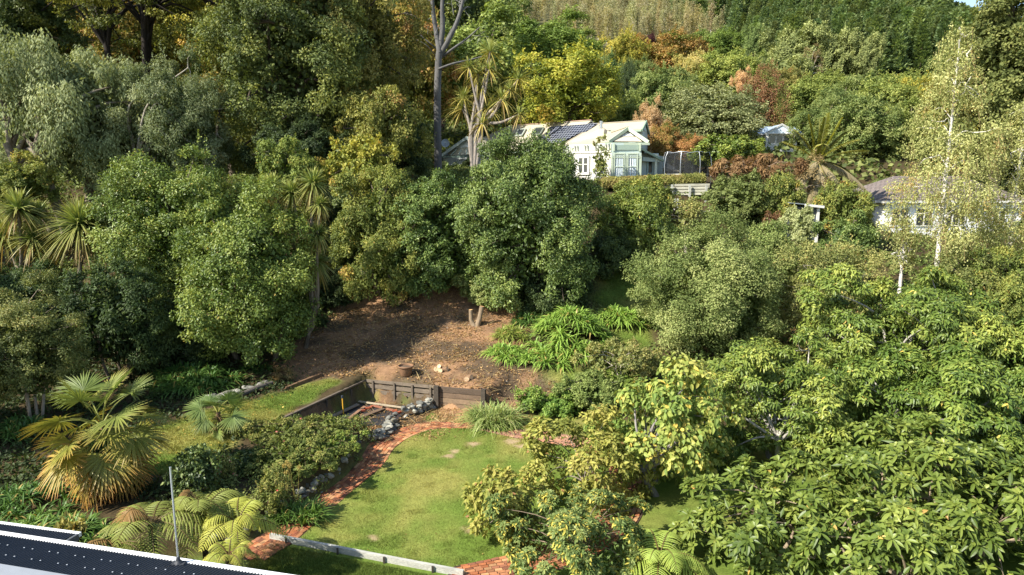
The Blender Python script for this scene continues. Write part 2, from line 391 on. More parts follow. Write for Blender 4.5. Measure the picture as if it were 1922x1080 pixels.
# ------------------------------------------------------------------ the villa on the bank
def cc(h): return pal(h)[0]
WHITE, CREAM, GREEN, SHADED_WALL = cc('d6d3c8'), cc('d9d2be'), cc('b3bda6'), cc('b4c1bb')  # last is the bay-side wall tone, bluish shade put into its colour
ROOFC = cc('b4aa93')
def onplane(px, py, p0, n, off=0):
    d = ray(px, py); o = np.array([0, 0, CAMZ]); n = nrm(np.array(n))
    t = np.dot(p0 - o, n) / np.dot(d, n); return o + d * t + n * off
def pnorm(a, b, c):
    n = nrm(np.cross(b - a, c - a)); return n if n[2] > 0 else -n
def up_slab(mb, poly, t, col):
    p = np.array(poly); n = np.zeros(3)
    for i in range(len(p)): n += np.cross(p[i], p[(i + 1) % len(p)])
    mb.slab(p if n[2] > 0 else p[::-1], t, col)
def wallquad(mb, a, b, z0, z1, t, col):
    """upright wall from plan point a to b, thickness t behind it (away from the camera)"""
    a, b = np.array(a[:2]), np.array(b[:2]); d = nrm(b - a); n = np.array([-d[1], d[0]])
    if n[1] < 0: n = -n
    p = [a, b, b + n * t, a + n * t]
    Vb = np.array([[*q, z0] for q in p] + [[*q, z1] for q in p])
    mb.add(Vb, np.array([[0, 3, 2, 1], [4, 5, 6, 7], [0, 1, 5, 4], [1, 2, 6, 5], [2, 3, 7, 6], [3, 0, 4, 7]]), col)
def on_wall(a, b, px, off=0.0):
    """plan point where the view column px meets wall a-b, moved off towards the camera"""
    a, b = np.array(a[:2]), np.array(b[:2]); s = (px - 961) / F
    t = None; d = b - a
    lo, hi = -1.0, 2.0
    for _ in range(60):
        m = (lo + hi) / 2; q = a + d * m; v = proj(q[0], q[1], 12)[0] - px
        if (v > 0) == (proj(*(a + d * hi), 12)[0] - px > 0): hi = m
        else: lo = m
    n = nrm(np.array([-d[1], d[0]])); n = n if n[1] < 0 else -n
    return a + d * lo + n * off
def zat(py, q): return CAMZ + float(ray(961, py)[2] / ray(961, py)[1]) * q[1]

R1, R2 = P(1110, 226.4, 70), P(955.6, 237, 78); R2[2] = R1[2]
u = nrm((R2 - R1) * [1, 1, 0]); nL = np.array([u[1] * -1, u[0], 0]); nL = nL if nL[1] < 0 else -nL
E1 = P(1040, 281, 68.5); E2 = E1 + u * 15.5
nmain = pnorm(R1, R2, E1)
A, B = G(1060, 300, 12.4), G(1147, 300, 12.4)
A, B = P(1060, 300, 64.6), P(1147, 300, 60.3)
Cb_ = P(1203, 300, 60.5); D = P(1206, 300, 64); V1, V2_ = P(1203.5, 300, 62), P(1236, 300, 63.2)
house = root('villa', (float(B[0]), float(B[1]), 10.7), 'long cream roofed weatherboard villa with gabled bay window on the bank', 'house')
ho = np.array(house.location)
def hb(mb, name, m, parent=house, **k):
    """build in villa coordinates"""
    mb.V = [v - (np.array(parent['_o']) if '_o' in parent else ho) for v in mb.V]
    o = mb.build(name, m, parent, **k); return o
ZB, ZT = 9.6, 14.0
mb = MB()
wallquad(mb, A + (A - B) * .9, B, ZB, ZT, .25, WHITE)
wallquad(mb, B, Cb_, ZB, ZT, .25, SHADED_WALL)
wallquad(mb, Cb_, D, ZB, ZT, .25, SHADED_WALL)
wallquad(mb, V1, V2_, ZB, 13.2, .2, SHADED_WALL)
eb = E1 + (R1 - E1) * .12; eb2 = eb + u * 14
wallquad(mb, eb2, eb, ZB, 13.7, .25, WHITE)
wallquad(mb, V2_, V2_ + [3, 8, 0], ZB, 13.0, .2, SHADED_WALL)
hb(mb, 'wall', M_PAINT)
# roofs
mb = MB()
up_slab(mb, [R1, R2, E2, E1], .12, ROOFC)
hipL = R2 + (R2 - E1) * [1, 1, 0] * .0 + u * 4.2
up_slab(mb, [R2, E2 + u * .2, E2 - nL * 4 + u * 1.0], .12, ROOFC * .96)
back = (R1 - E1) * [1, 1, 0]
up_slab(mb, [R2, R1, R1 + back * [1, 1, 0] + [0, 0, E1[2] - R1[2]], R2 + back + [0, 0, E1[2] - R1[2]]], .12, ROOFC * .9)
EL, EB_, ER = G(1053, 273.7, 14.1), G(1143, 266.6, 14.1), G(1217, 267.2, 14.08)
GA = G(1178.6, 239, 15.5); T_ = P(1121, 233.5, 69); Vv = P(1148, 249.4, 66); Ap = P(1130, 240.6, 66.5)
S1, S2 = P(1116, 232.4, 70), P(1212, 227.7, 66); S2[2] = S1[2] = (S1[2] + S2[2]) / 2
Q2, Q1 = P(1204, 243, 64), P(1140, 246, 66.6); Q3 = P(1218.5, 251, 69.5)
up_slab(mb, [EL, EB_, Vv, Ap], .1, ROOFC); up_slab(mb, [EL, Ap, T_], .1, ROOFC)
up_slab(mb, [Vv, EB_, GA], .1, ROOFC); up_slab(mb, [GA, ER, ER + [.5, 7, .2], GA + [0, 7, 0]], .1, ROOFC)
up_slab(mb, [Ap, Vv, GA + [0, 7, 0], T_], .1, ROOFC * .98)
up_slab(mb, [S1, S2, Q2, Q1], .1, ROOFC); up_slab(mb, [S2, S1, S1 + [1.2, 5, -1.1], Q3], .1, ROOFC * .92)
VR1, VR2 = P(1203, 277, 60.6), P(1245, 299.5, 62.0); VR3, VR4 = P(1243, 300, 66), P(1206, 279, 66)
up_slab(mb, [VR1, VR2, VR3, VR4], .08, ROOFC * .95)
LB, LG, RB = P(824, 294.7, 76), P(877, 257, 73), P(916, 291, 70.5); bk = -nL * 7
up_slab(mb, [LG, LB, LB + bk, LG + bk], .1, ROOFC); up_slab(mb, [LG, RB, RB + bk, LG + bk], .1, ROOFC)
roof = hb(mb, 'roof', M_IRON)
# roof sheets' seams, ridge caps
mb = MB()
for a, b in ((R1, R2), (S1, S2), (GA, Vv), (R2, E2), (EL, T_)):
    mb.beam(a + [0, 0, .03], b + [0, 0, .03], .22, .06, ROOFC * .92)
mb.beam(R1 + [0, .1, .07], R2 + [0, .1, .07], .1, .05, cc('a8584a'))
hb(mb, 'ridge_cap', M_IRON)
mb = MB()
GUT = cc('8ea08a')
for a, b in ((EL, EB_), (EB_, ER), (E1, E2), (VR1, VR2), (Q1, Q2), (LB, LB + bk)):
    mb.beam(np.array(a) - [0, 0, .12], np.array(b) - [0, 0, .12], .14, .16, GUT)
mb.beam(P(822, 295.5, 75.6), P(918, 292.5, 70.2), .3, .22, cc('5f7066'))
hb(mb, 'gutter', M_PAINT)
# barge boards and gable faces
mb = MB()
fo = np.array([0, -.02, 0])
for a, b in ((GA, EB_), (GA, ER)):
    mb.beam(a + [0, -.06, -.12], b + [0, -.06, -.02], .08, .3, GREEN)
mb.beam(EB_ + [-.1, -.05, -.16], ER + [.1, -.05, -.16], .1, .18, GREEN * .92)
hb(mb, 'barge_board', M_PAINT); mb = MB()
for a, b in ((LG, LB), (LG, RB)): mb.beam(a + nL * .05 - [0, 0, .1], b + nL * .05 - [0, 0, .1], .08, .32, cc('b9c6bd'))
hb(mb, 'barge_board', M_PAINT); mb = MB(); mb.beam(S2 + [.05, -.1, -.1], Q3 + [.05, 0, -.1], .08, .28, cc('93a892')); mb.beam(S2 + [.05, -.1, -.1], Q2 + [.05, -.1, -.1], .08, .22, cc('93a892'))
hb(mb, 'barge_board', M_PAINT)
mb = MB()
g0 = np.array([0, .35, 0]); gy = (EB_ + ER) / 2
def tri(a, b, c, col, t=.1): mb.slab([a, b, c], t, col)
k = .62
mb.slab([EB_ * .5 + GA * .5 + g0 + [.3, 0, -.12], ER * .5 + GA * .5 + g0 + [-.3, 0, -.12], GA + g0 + [0, 0, -.3]], .1, WHITE)
mb.slab([EB_ + g0 + [.5, 0, .08], ER + g0 + [-.5, 0, .08], ER * .55 + GA * .45 + g0 + [-.2, 0, -.1], EB_ * .55 + GA * .45 + g0 + [.2, 0, -.1]], .08, cc('c9bba0'))
hb(mb, 'gable', M_PAINT); mb = MB(); wl = -nL * .3
mb.slab([LB * .55 + LG * .45 + wl, RB * .55 + LG * .45 + wl, LG + wl - [0, 0, .2]], .08, cc('dfe6e2'))
mb.slab([LB * .93 + LG * .07 + wl * 1.5, RB * .93 + LG * .07 + wl * 1.5, RB * .55 + LG * .45 + wl * 1.5, LB * .55 + LG * .45 + wl * 1.5], .08, cc('c8c6b2'))
mbu = MB(); mbu.slab([Q2 + [.3, .3, -.05], Q3 + [-.2, -.3, -.05], S2 + [0, .2, -.2]], .08, SHADED_WALL)
wallquad(mbu, Q2 + [.25, .4, 0], Q3 + [-.2, -.3, 0], 13.3, Q2[2] - .03, .1, SHADED_WALL)
wallquad(mbu, Q1 + [.2, .5, 0], Q2 + [.2, .5, 0], 13.8, Q2[2] - .1, .1, SHADED_WALL)
hb(mbu, 'upper_gable', M_PAINT)
for t in np.linspace(.08, .92, 6):      # barge struts of the left gable
    q = LB * (1 - t) + RB * t; mb.beam(q * .93 + LG * .07 + nL * .02, q * .62 + LG * .38 + nL * .02, .1, .1, cc('9fb0a8'))
wallquad(mb, LB + u * -.3 + wl, RB + u * .3 + wl, 10, LB[2] - .1, .1, cc('cfd6d0'))
hb(mb, 'gable', M_PAINT)
# frieze and eave brackets
mb = MB()
dAB = nrm((B - A) * [1, 1, 0]); nAB = np.array([dAB[1], -dAB[0], 0]); nAB = nAB if nAB[1] < 0 else -nAB
mb.beam([*(A + nAB * .04)[:2], 13.28], [*(B + nAB * .04)[:2], 13.28], .1, .14, WHITE)
mb.beam([*(A + nAB * .03)[:2], 13.66], [*(B + nAB * .03)[:2], 13.66], .04, .5, cc('bfc4b0'))
for t in np.linspace(.06, .94, 5):
    q = A + (B - A) * t
    for s in (-.16, .16):
        q2 = q + dAB * s + nAB * .12; mb.beam([*q2[:2], 13.5], [*(q2 + nAB * .1)[:2], 13.93], .09, .14, WHITE, up=tuple(nAB))
mb.beam([*B[:2] + [0, -.06], 13.05], [*Cb_[:2] + [0, -.06], 13.05], .12, .3, cc('c0cbbb'))
mb.beam([*B[:2] + [.3, -.05], 13.62], [*Cb_[:2] + [-.25, -.05], 13.62], .06, .42, cc('9aaa9a'))
mb.beam([*B[:2] + [0.05, -.08], 12.78], [*Cb_[:2] + [-.05, -.08], 12.78], .1, .12, GREEN)
for px in (1148.5, 1173.5, 1201):
    q = on_wall(B, Cb_, px, .06); mb.beam([*q, ZB + .4], [*q, 12.9], .18 if px < 1200 else .22, .1, GREEN, up=(0, 1, 0))
q = on_wall(B, Cb_, 1175.5, .06)
for px in (1151, 1199.5):
    q = on_wall(B, Cb_, px, .1); mb.beam([*q, 13.3], [*q, 13.95], .14, .2, GREEN, up=(0, 1, 0))
hb(mb, 'trim', M_PAINT)
def window(parent, a, b, px0, px1, py0, py1, frame, glass_m, gcol, bars=(), rail=None, fw=.09):
    q0, q1 = on_wall(a, b, px0, .05), on_wall(a, b, px1, .05); z1, z0 = zat(py0, q0), zat(py1, q0)
    d = nrm(np.array(q1) - np.array(q0)); w = np.linalg.norm(np.array(q1) - np.array(q0))
    fm = MB(); up = (float(d[0]), float(d[1]), 0)
    pt = lambda s, z, o=0.0: np.array([*(np.array(q0) + d * s), z])
    n = np.array([d[1], -d[0], 0]); n = n if n[1] < 0 else -n
    for s in (0, w): fm.beam(pt(s, z0) + n * .05, pt(s, z1) + n * .05, .1, fw, frame, up=(*d, 0))
    for z in (z0, z1): fm.beam(pt(-fw / 2, z) + n * .06, pt(w + fw / 2, z) + n * .06, .1, fw, frame)
    for s in bars: fm.beam(pt(w * s, z0) + n * .05, pt(w * s, z1) + n * .05, .08, fw * .8, frame, up=(*d, 0))
    if rail is not None: fm.beam(pt(0, z0 + (z1 - z0) * rail) + n * .05, pt(w, z0 + (z1 - z0) * rail) + n * .05, .08, .07, frame)
    f = hb(fm, 'window', M_PAINT, parent)
    pm = MB(); pm.slab(np.array([pt(0, z0), pt(w, z0), pt(w, z1), pt(0, z1)]) + n * .035, .02, gcol)
    o = hb(pm, 'pane', glass_m, parent); o.parent = f
    return f, (pt, w, z0, z1, n)
f, _ = window(house, A, B, 1087, 1106, 295, 326, WHITE, M_GLASS, (1, 1, 1), (.5,), .55, .22)
CURT = cc('d5e0e2')
for a_, b_ in ((1152.5, 1170.5), (1177.5, 1195.5)):
    f, (pt, w, z0, z1, n) = window(house, B, Cb_, a_, b_, 289, 331, GREEN * 1.1, M_GLASS, (1, 1, 1), (), .42, .09)
    cm = MB(); pts = []
    for s in np.linspace(.03, .97, 28): pts.append(pt(w * s, z0) + n * (.045 + .022 * math.sin(s * 44 + 2 * math.sin(s * 9))))
    Vc = np.array([[*p[:2], z] for z in (z0 + .03, z1 - .03) for p in pts]); i = np.arange(27)
    cm.add(Vc, np.stack([i, i + 1, i + 29, i + 28], -1), CURT * .95); o = hb(cm, 'curtain', M_CURT, house); o.parent = f
window(house, V1, V2_, 1214, 1223, 302, 326, cc('a9bdb8'), M_GLASS, (1, 1, 1), (), None, .12)
mb = MB(); q = P(1231, 300, 62.0); mb.beam([q[0], q[1], ZB], [q[0], q[1], 13.1], .22, .22, cc('c3c8b4'), up=(0, 1, 0))
mb.beam(P(1205, 299, 61.6), P(1238, 301, 62.2), .3, .35, SHADED_WALL); hb(mb, 'veranda_post', M_PAINT)
# a low annex roof beyond the veranda
mb = MB(); a1, a2, a3, a4 = P(1232, 300, 68), P(1246, 301, 68), P(1276, 322, 66), P(1234, 313, 66)
up_slab(mb, [a1, a2, a3, a4], .1, ROOFC); mb.box((a4 + a3) / 2 + [0, 1, -1.3], (2.2, .3, 2.2), col=cc('2e3230')); hb(mb, 'annex', M_IRON)
# panels and skylights on the main roof plane
o0 = R1; ex = u * -1; ey = np.cross(nmain, ex)
def roofquad(name, px4, m, th, parent=house, fr=None, col=None):
    pts = [onplane(*p, R1, nmain, .14) for p in px4]; c = np.mean(pts, 0)
    M = np.array([ex, ey, nmain]); loc = np.array([M @ (p - c) for p in pts])
    mbx = MB(); n = np.cross(loc[1] - loc[0], loc[2] - loc[0]); mbx.slab(loc if n[2] > 0 else loc[::-1], th, col)
    ob = mbx.build(name, m, parent); mw = Matrix(M.T.tolist()).to_4x4(); mw.translation = Vector(c - ho); ob.matrix_local = mw
    if fr is not None:
        f2 = MB()
        for i in range(4): f2.beam(loc[i], loc[(i + 1) % 4], fr[0], fr[0], fr[1])
        f2.build('frame', M_PAINT, ob)
    return ob
roofquad('solar_panel', [(1033, 240.6), (1122, 233.8), (1101.7, 250), (1024.6, 254.4)], M_SOLAR, .05)
roofquad('solar_panel', [(1024, 255.4), (1089, 251.4), (1056, 269), (1016, 272)], M_SOLAR, .05)
roofquad('solar_panel', [(942, 247.4), (962, 246), (953, 260.9), (936.7, 261.6)], M_SOLAR, .05)
roofquad('skylight', [(1007, 243.3), (1022, 242.6), (1015, 254.8), (1000, 255.2)], M_GLASS, .1, fr=(.16, cc('6d7468')), col=(3, 4, 4.2))
roofquad('skylight', [(974.5, 246), (988, 244.7), (981, 256.8), (969, 257.5)], M_GLASS, .1, fr=(.16, cc('9aa095')), col=(3, 4, 4.2))
q = P(1128, 242, 66); mb = MB(); mb.tube([q, q + [0, 0, .62]], .14, 12); mb.tube([q + [0, 0, .62], q + [0, 0, .7]], .17, 12); hb(mb, 'flue', M_METAL, smooth=True)
# satellite dish
q = P(836, 269, 74.5); sd = root('satellite_dish', q - [0, 0, 1.1], 'round grey satellite dish beside the left gable of the villa', 'satellite dish')
mb = MB(); rr = np.linspace(0, 1, 6); an = np.arange(24) / 24 * 6.2832
Vd = np.array([[r * .44 * math.cos(a), -.02 - .12 * (1 - r * r), r * .44 * math.sin(a)] for r in rr for a in an]); Vd[:, 1] = .1 - .1 * ((Vd[:, 0] ** 2 + Vd[:, 2] ** 2) / .19)
Fd = np.array([[i * 24 + j, i * 24 + (j + 1) % 24, (i + 1) * 24 + (j + 1) % 24, (i + 1) * 24 + j] for i in range(5) for j in range(24)])
Vd = np.vstack([Vd, Vd + [0, .03, 0]]); mb.add(Vd + [0, 0, 1.1], [Fd, Fd[:, ::-1] + 144], cc('a9b4bd')); mb.build('dish', M_PAINT, sd, smooth=True)
mb = MB(); mb.tube([[0, .12, 1.1], [.05, .15, .5], [.2, .1, -.2]], .035, 8, cc('8a9094')); mb.tube([[0, .1, .8], [0, -.4, 1.0]], .02, 6, cc('8a9094')); mb.box((0, -.42, 1.02), (.08, .1, .08), col=cc('777777')); mb.build('mount', M_PAINT, sd)

# ------------------------------------------------------------------ trampoline
ctr = P(1288, 324, 62); zg = Hs(ctr[0], ctr[1])
tr = root('trampoline', (ctr[0], ctr[1], zg), 'round garden trampoline with black safety net and curved steel poles', 'trampoline')
mb = MB(); R = 2.0; nz = []
top = zat(286, ctr) - zg
for k in range(8):
    a = k / 8 * 6.2832 + .3; c, s = math.cos(a), math.sin(a)
    mb = MB(); mb.tube([[R * 1.08 * c, R * 1.08 * s, 0], [R * 1.1 * c, R * 1.1 * s, top * .6], [R * 1.05 * c, R * 1.05 * s, top * .86], [R * .96 * c, R * .96 * s, top]], .026, 8); mb.build('pole', M_METAL, tr, smooth=True)
mb = MB(); an = np.linspace(0, 6.2832, 49); mb.tube([[R * .96 * math.cos(a), R * .96 * math.sin(a), top + .12 * abs(math.cos(4 * (a - .3))) - .12] for a in an], .028, 8)
mb.tube([[R * math.cos(a), R * math.sin(a), .85] for a in an], .035, 8); mb.build('rim', M_METAL, tr, smooth=True)
Vn = np.array([[R * f * math.cos(a), R * f * math.sin(a), z] for z, f in ((.85, .98), (top * .6, .96), (top - .06, .95)) for a in an]); i = np.arange(48)
tag(mesh('net', Vn, np.concatenate([np.stack([i, i + 1, i + 50, i + 49], -1), np.stack([i, i + 1, i + 50, i + 49], -1) + 49]), M_NET, tr))
Vm = np.vstack([[[0, 0, .86]], [[R * .95 * math.cos(a), R * .95 * math.sin(a), .87] for a in an]]); mesh('mat', Vm, np.stack([0 * i, i + 1, i + 2], -1), M_GLASS, tr)

# ------------------------------------------------------------------ other houses
def simple_house(name, label, loc, rz, L, W, h, rh, wallc, roofc, cols, gable=None, hip=1.2, wins=()):
    hr = root(name, loc, label, 'house', rz=rz)
    mb = MB(); mb.box((0, 0, h / 2 - .75), (L, W, h + 1.5), col=wallc); mb.build('wall', M_PAINT, hr)
    mb = MB(); o = .5; a = [(-L / 2 - o, -W / 2 - o, h), (L / 2 + o, -W / 2 - o, h), (L / 2 + o, W / 2 + o, h), (-L / 2 - o, W / 2 + o, h)]
    r0, r1 = (-L / 2 - o + hip, 0, h + rh), (L / 2 + o - hip, 0, h + rh); a = [np.array(v, float) for v in a]; r0, r1 = np.array(r0, float), np.array(r1, float)
    for poly in ([a[0], a[1], r1, r0], [a[2], a[3], r0, r1], [a[1], a[2], r1], [a[3], a[0], r0]): up_slab(mb, poly, .1, roofc)
    rf = mb.build('roof', cols, hr)
    mb = MB(); 
    for i in range(4): mb.beam(a[i] - [0, 0, .1], a[(i + 1) % 4] - [0, 0, .1], .12, .2, WHITE)
    mb.build('gutter', M_PAINT, hr)
    for (x, z, w, hh, nb) in wins:
        mb = MB(); y = -W / 2 - .03
        for s in np.linspace(-w / 2, w / 2, nb + 1): mb.box((x + s, y, z), (.1, .08, hh), col=WHITE)
        for s in (-hh / 2, hh / 2): mb.box((x, y - .01, z + s), (w + .16, .1, .1), col=WHITE)
        f = mb.build('window', M_PAINT, hr); mb = MB(); mb.box((x, y + .015, z), (w, .02, hh)); g = mb.build('pane', M_GLASS, hr); g.parent = f
    return hr
YH = 86; pc = P(1457, 287, YH)
hr = simple_house('cottage', 'small white house with blue grey roof and gabled balcony under the red tree', (pc[0] + .6, pc[1] + 3, pc[2]), rad(-3), 4.6, 4.5, 2.35, 1.0, cc('dfe4e6'), cc('9fb0bd'), M_IRON, hip=.2, wins=())
mb = MB(); gw, gz, ga = 1.9, 2.35, 3.42; y = -3.1
mb.slab([np.array((-gw, y, gz)), np.array((gw, y, gz)), np.array((0, y, ga - .1))], .1, cc('cdd9e2')); mb.beam((0, y - .05, ga), (-gw - .15, y - .05, gz - .12), .1, .2, WHITE); mb.beam((0, y - .05, ga), (gw + .15, y - .05, gz - .12), .1, .2, WHITE)
up_slab(mb, [np.array((0, y - .1, ga + .02)), np.array((-gw - .2, y - .1, gz - .05)), np.array((-gw - .2, 0, gz - .05)), np.array((0, 0, ga + .02))], .07, cc('9fb0bd'))
up_slab(mb, [np.array((0, y - .1, ga + .02)), np.array((gw + .2, y - .1, gz - .05)), np.array((gw + .2, 0, gz - .05)), np.array((0, 0, ga + .02))], .07, cc('9fb0bd'))
mb.box((0, y + .1, .45), (3.4, .12, 1.3), col=WHITE); mb.box((0, y + .05, gz - .05), (3.7, .2, .14), col=WHITE)
for s in (-1.7, 1.7): mb.box((s, y + .05, 1.3), (.3, .22, 2.2), col=WHITE)
mb.box((0, y - .1, -.25), (4.2, 1.0, .14), col=WHITE); mb.box((0, -1.6, .1), (3.4, 2.8, .9), col=WHITE); mb.build('porch', M_PAINT, hr)
for s in (-.95, -.1, .75):
    mb = MB()
    for t in (-.38, .38): mb.box((s + t, y + .32, 1.6), (.07, .08, .95), col=WHITE)
    for t in (-.47, .47): mb.box((s, y + .31, 1.6 + t), (.83, .09, .08), col=WHITE)
    f = mb.build('window', M_PAINT, hr); mb = MB(); mb.box((s, y + .35, 1.6), (.74, .03, .92)); g = mb.build('pane', M_GLASS, hr); g.parent = f
pc = P(1780, 440, 60)
def tilef(nt, b):
    tc = nt.nodes.new('ShaderNodeTexCoord'); br = N(nt, 'ShaderNodeTexBrick', _Scale=1.0); br.inputs['Color1'].default_value = (.16, .125, .105, 1); br.inputs['Color2'].default_value = (.21, .17, .15, 1)
    br.inputs['Mortar'].default_value = (.06, .05, .045, 1); br.inputs['Mortar Size'].default_value = .03; br.inputs['Brick Width'].default_value = .45; br.inputs['Row Height'].default_value = .33
    nt.links.new(tc.outputs['Object'], br.inputs['Vector']); nt.links.new(br.outputs[0], b.inputs['Base Color']); b.inputs['Roughness'].default_value = .8
M_TILE = mat('roof_tiles', tilef)
simple_house('bungalow', 'white bungalow with brown tiled hip roof half hidden behind the birches', (pc[0], pc[1] + 4, pc[2]), rad(4), 12.6, 8, 2.95, 2.1, cc('f0eee8'), (1, 1, 1), M_TILE, hip=3.6, wins=((-4.9, 1.5, 1.5, 1.5, 2), (-2.7, 1.5, 1.5, 1.5, 2), (.2, 1.5, 1.8, 1.5, 3), (3.9, 1.5, 1.8, 1.5, 3)))
pc = P(1850, 318, 82)
simple_house('grey_roofed_house', 'pale house with grey iron roof peeping between the two birches', (pc[0] + 1, pc[1], pc[2]), rad(20), 6, 5, 1.7, 1.6, cc('dfe6ea'), cc('98a3a6'), M_IRON, hip=.1)
pc = P(1508, 446, 52)
sh = root('garden_shed', (pc[0], pc[1], Hs(pc[0], pc[1]) - .2), 'small dark grey garden shed with white corner post and fascia', 'shed')
zt = zat(386, pc) - sh.location.z
mb = MB(); mb.box((-.2, .9, zt / 2 - .1), (2.1, 1.8, zt + .0), col=cc('4a5052')); mb.build('wall', M_PAINT, sh)
mb = MB(); up_slab(mb, [np.array((-1.4, -.3, zt + .25)), np.array((1.25, -.3, zt - .02)), np.array((1.25, 2, zt - .02)), np.array((-1.4, 2, zt + .25))], .06, cc('8b9496')); mb.build('roof', M_IRON, sh)
mb = MB(); mb.beam((-.2, -.33, zt + .05), (1.27, -.33, zt - .1), .05, .18, WHITE); mb.box((.95, -.05, zt / 2), (.18, .16, zt), col=WHITE); mb.build('trim', M_PAINT, sh)

# ------------------------------------------------------------------ the near house roof at the bottom of the picture
WOODD_ = cc('6a5a48')
ga, gb = G(-90, 991.5, 3.0), G(520, 1084, 3.0); e = nrm((gb - ga) * [1, 1, 0]); inn = np.array([e[1], -e[0], 0]); inn = inn if inn[1] < 0 else -inn
LEN = np.linalg.norm(gb - ga) + 3; SL = math.tan(rad(9)); ga = ga - e * 2
nr = root('near_house', ga, 'near house seen from above with dark ribbed metal roof and white gutter', 'house')
prof = []; s = 0
while s < LEN:
    prof += [(s, 0), (s + .02, .002), (s + .038, .022), (s + .056, .002)]; s += .076
prof = np.array(prof); m = len(prof); D0, D1 = -.03, 7
RIDG = np.dot(onplane(110, 1086, ga, np.cross(e, inn + [0, 0, SL]))[:2] - ga[:2], inn[:2])
Vr = np.array([e * a + inn * d + [0, 0, d * SL + b] for d in (D0, RIDG) for a, b in prof]); i = np.arange(m - 1)
rf = mesh('roof', Vr, np.stack([i, i + 1, i + m + 1, i + m], -1), M_DARK, nr)
md = rf.modifiers.new('thick', 'SOLIDIFY'); md.thickness = .004
scr = None
for d in (.42, .84):
    k = 0
    while k * .228 < LEN - .2 and d < RIDG:
        p_ = e * (k * .228 + .038) + inn * d + [0, 0, d * SL + .022]; px_ = proj(*(p_ + ga))[0]; k += 1 if (k % 3) else 2
        if not -10 < px_ < 520: continue
        if scr is None: scr = MB().box((0, 0, 0), (.026, .026, .014), col=cc('b4b8ba'), rz=.6).build('screw', M_PAINT, rf, loc=p_)
        else: o = scr.copy(); COL.objects.link(o); o.parent = rf; o.location = p_
mb = MB(); mb.beam(inn * -.08 + [0, 0, -.05], e * LEN + inn * -.08 + [0, 0, -.05], .14, .13, cc('e2e2df'))
mb.build('gutter', M_PAINT, nr)
mb = MB(); r0 = inn * RIDG + [0, 0, RIDG * SL + .04]; up_slab(mb, [r0 - inn * .1, r0 + e * LEN - inn * .1, r0 + e * LEN + inn * .3, r0 + inn * .3], .03, cc('8c9094')); up_slab(mb, [r0 + inn * .305, r0 + e * LEN + inn * .305, r0 + e * LEN + inn * 6 - [0, 0, .8], r0 + inn * 6 - [0, 0, .8]], .03, cc('8c9094')); mb.build('ridge_cap', M_IRON, nr)
mb = MB(); wl0 = inn * .6; mb.slab([wl0 + [0, 0, -3], wl0 + e * LEN * .97 + [0, 0, -3], wl0 + e * LEN * .97 + [0, 0, 0], wl0], .15, cc('cfcabd')); mb.build('wall', M_PAINT, nr)
# lower porch roof beyond the gutter
pa, pb = G(-60, 976, 2.55), G(146, 1003.5, 2.55); e2 = nrm((pb - pa) * [1, 1, 0]); in2 = np.array([e2[1], -e2[0], 0]); in2 = in2 if in2[1] < 0 else -in2
prof2 = []; s = 0; L2 = np.linalg.norm(pb - pa)
while s < L2 - .12: prof2 += [(s, 0), (s + .02, .002), (s + .038, .022), (s + .056, .002)]; s += .076
prof2 = np.array(prof2); m = len(prof2)
Vr = np.array([pa - ga + e2 * a + in2 * d + [0, 0, d * .04 + b] for d in (0, 1.1) for a, b in prof2]); i = np.arange(m - 1)
mesh('porch_roof', Vr, np.stack([i, i + 1, i + m + 1, i + m], -1), M_DARK, nr)
mb = MB(); mb.beam(pa - ga - in2 * .06 - [0, 0, .04], pb - ga - in2 * .06 - [0, 0, .04], .1, .1, cc('e2e2df')); mb.build('gutter', M_PAINT, nr)
mb = MB(); mb.beam(pb - ga - [0, 0, .06], pb - ga + in2 * 1.1 - [0, 0, .04], .06, .16, cc('5a5d60')); mb.box(pb - ga + in2 * .35 - [.3, 0, 1.3], (.09, .09, 2.5), col=cc('55585a')); mb.build('fascia', M_PAINT, nr)
q = G(183, 1022, .3); bx_ = root('white_box', (q[0], q[1], 0), 'small white box on a post beside the ferns at the gutter', 'box')
mb = MB(); mb.box((0, 0, .38), (.17, .14, .16), .2, col=cc('e4e2da')); mb.box((0, 0, .47), (.19, .16, .02), .2, col=cc('d0cec6')); mb.build('case', M_PAINT, bx_); mb = MB(); mb.box((0, 0, .15), (.06, .06, .36), col=WOODD_); mb.build('post', M_WOOD, bx_)
# pole on the roof
q = onplane(335.3, 1059, ga, np.cross(e, inn + [0, 0, SL])); pl = root('roof_pole', q, 'bare galvanised steel pole standing on the dark roof', 'pole')
h = zat(878, q) - q[2]
mb = MB(); mb.tube([[0, 0, .05], [0, 0, h]], .021, 12); mb.tube([[0, 0, h], [0, 0, h + .01]], .024, 12); mb.build('pole', M_METAL, pl, smooth=True)
mb = MB(); mb.tube([[0, 0, .0], [0, 0, .04], [0, 0, .09], [0, 0, .17]], [.11, .09, .05, .032], 12, cc('3b3d40')); mb.box((0, 0, .02), (.28, .16, .03), col=cc('3b3d40')); mb.build('boot', M_PAINT, pl)

# ------------------------------------------------------------------ garden walls, edgings and small things
WOODC = cc('6e6253'); WOODD = cc('4d453b')
def at3(p, z): return np.array([p[0], p[1], z])
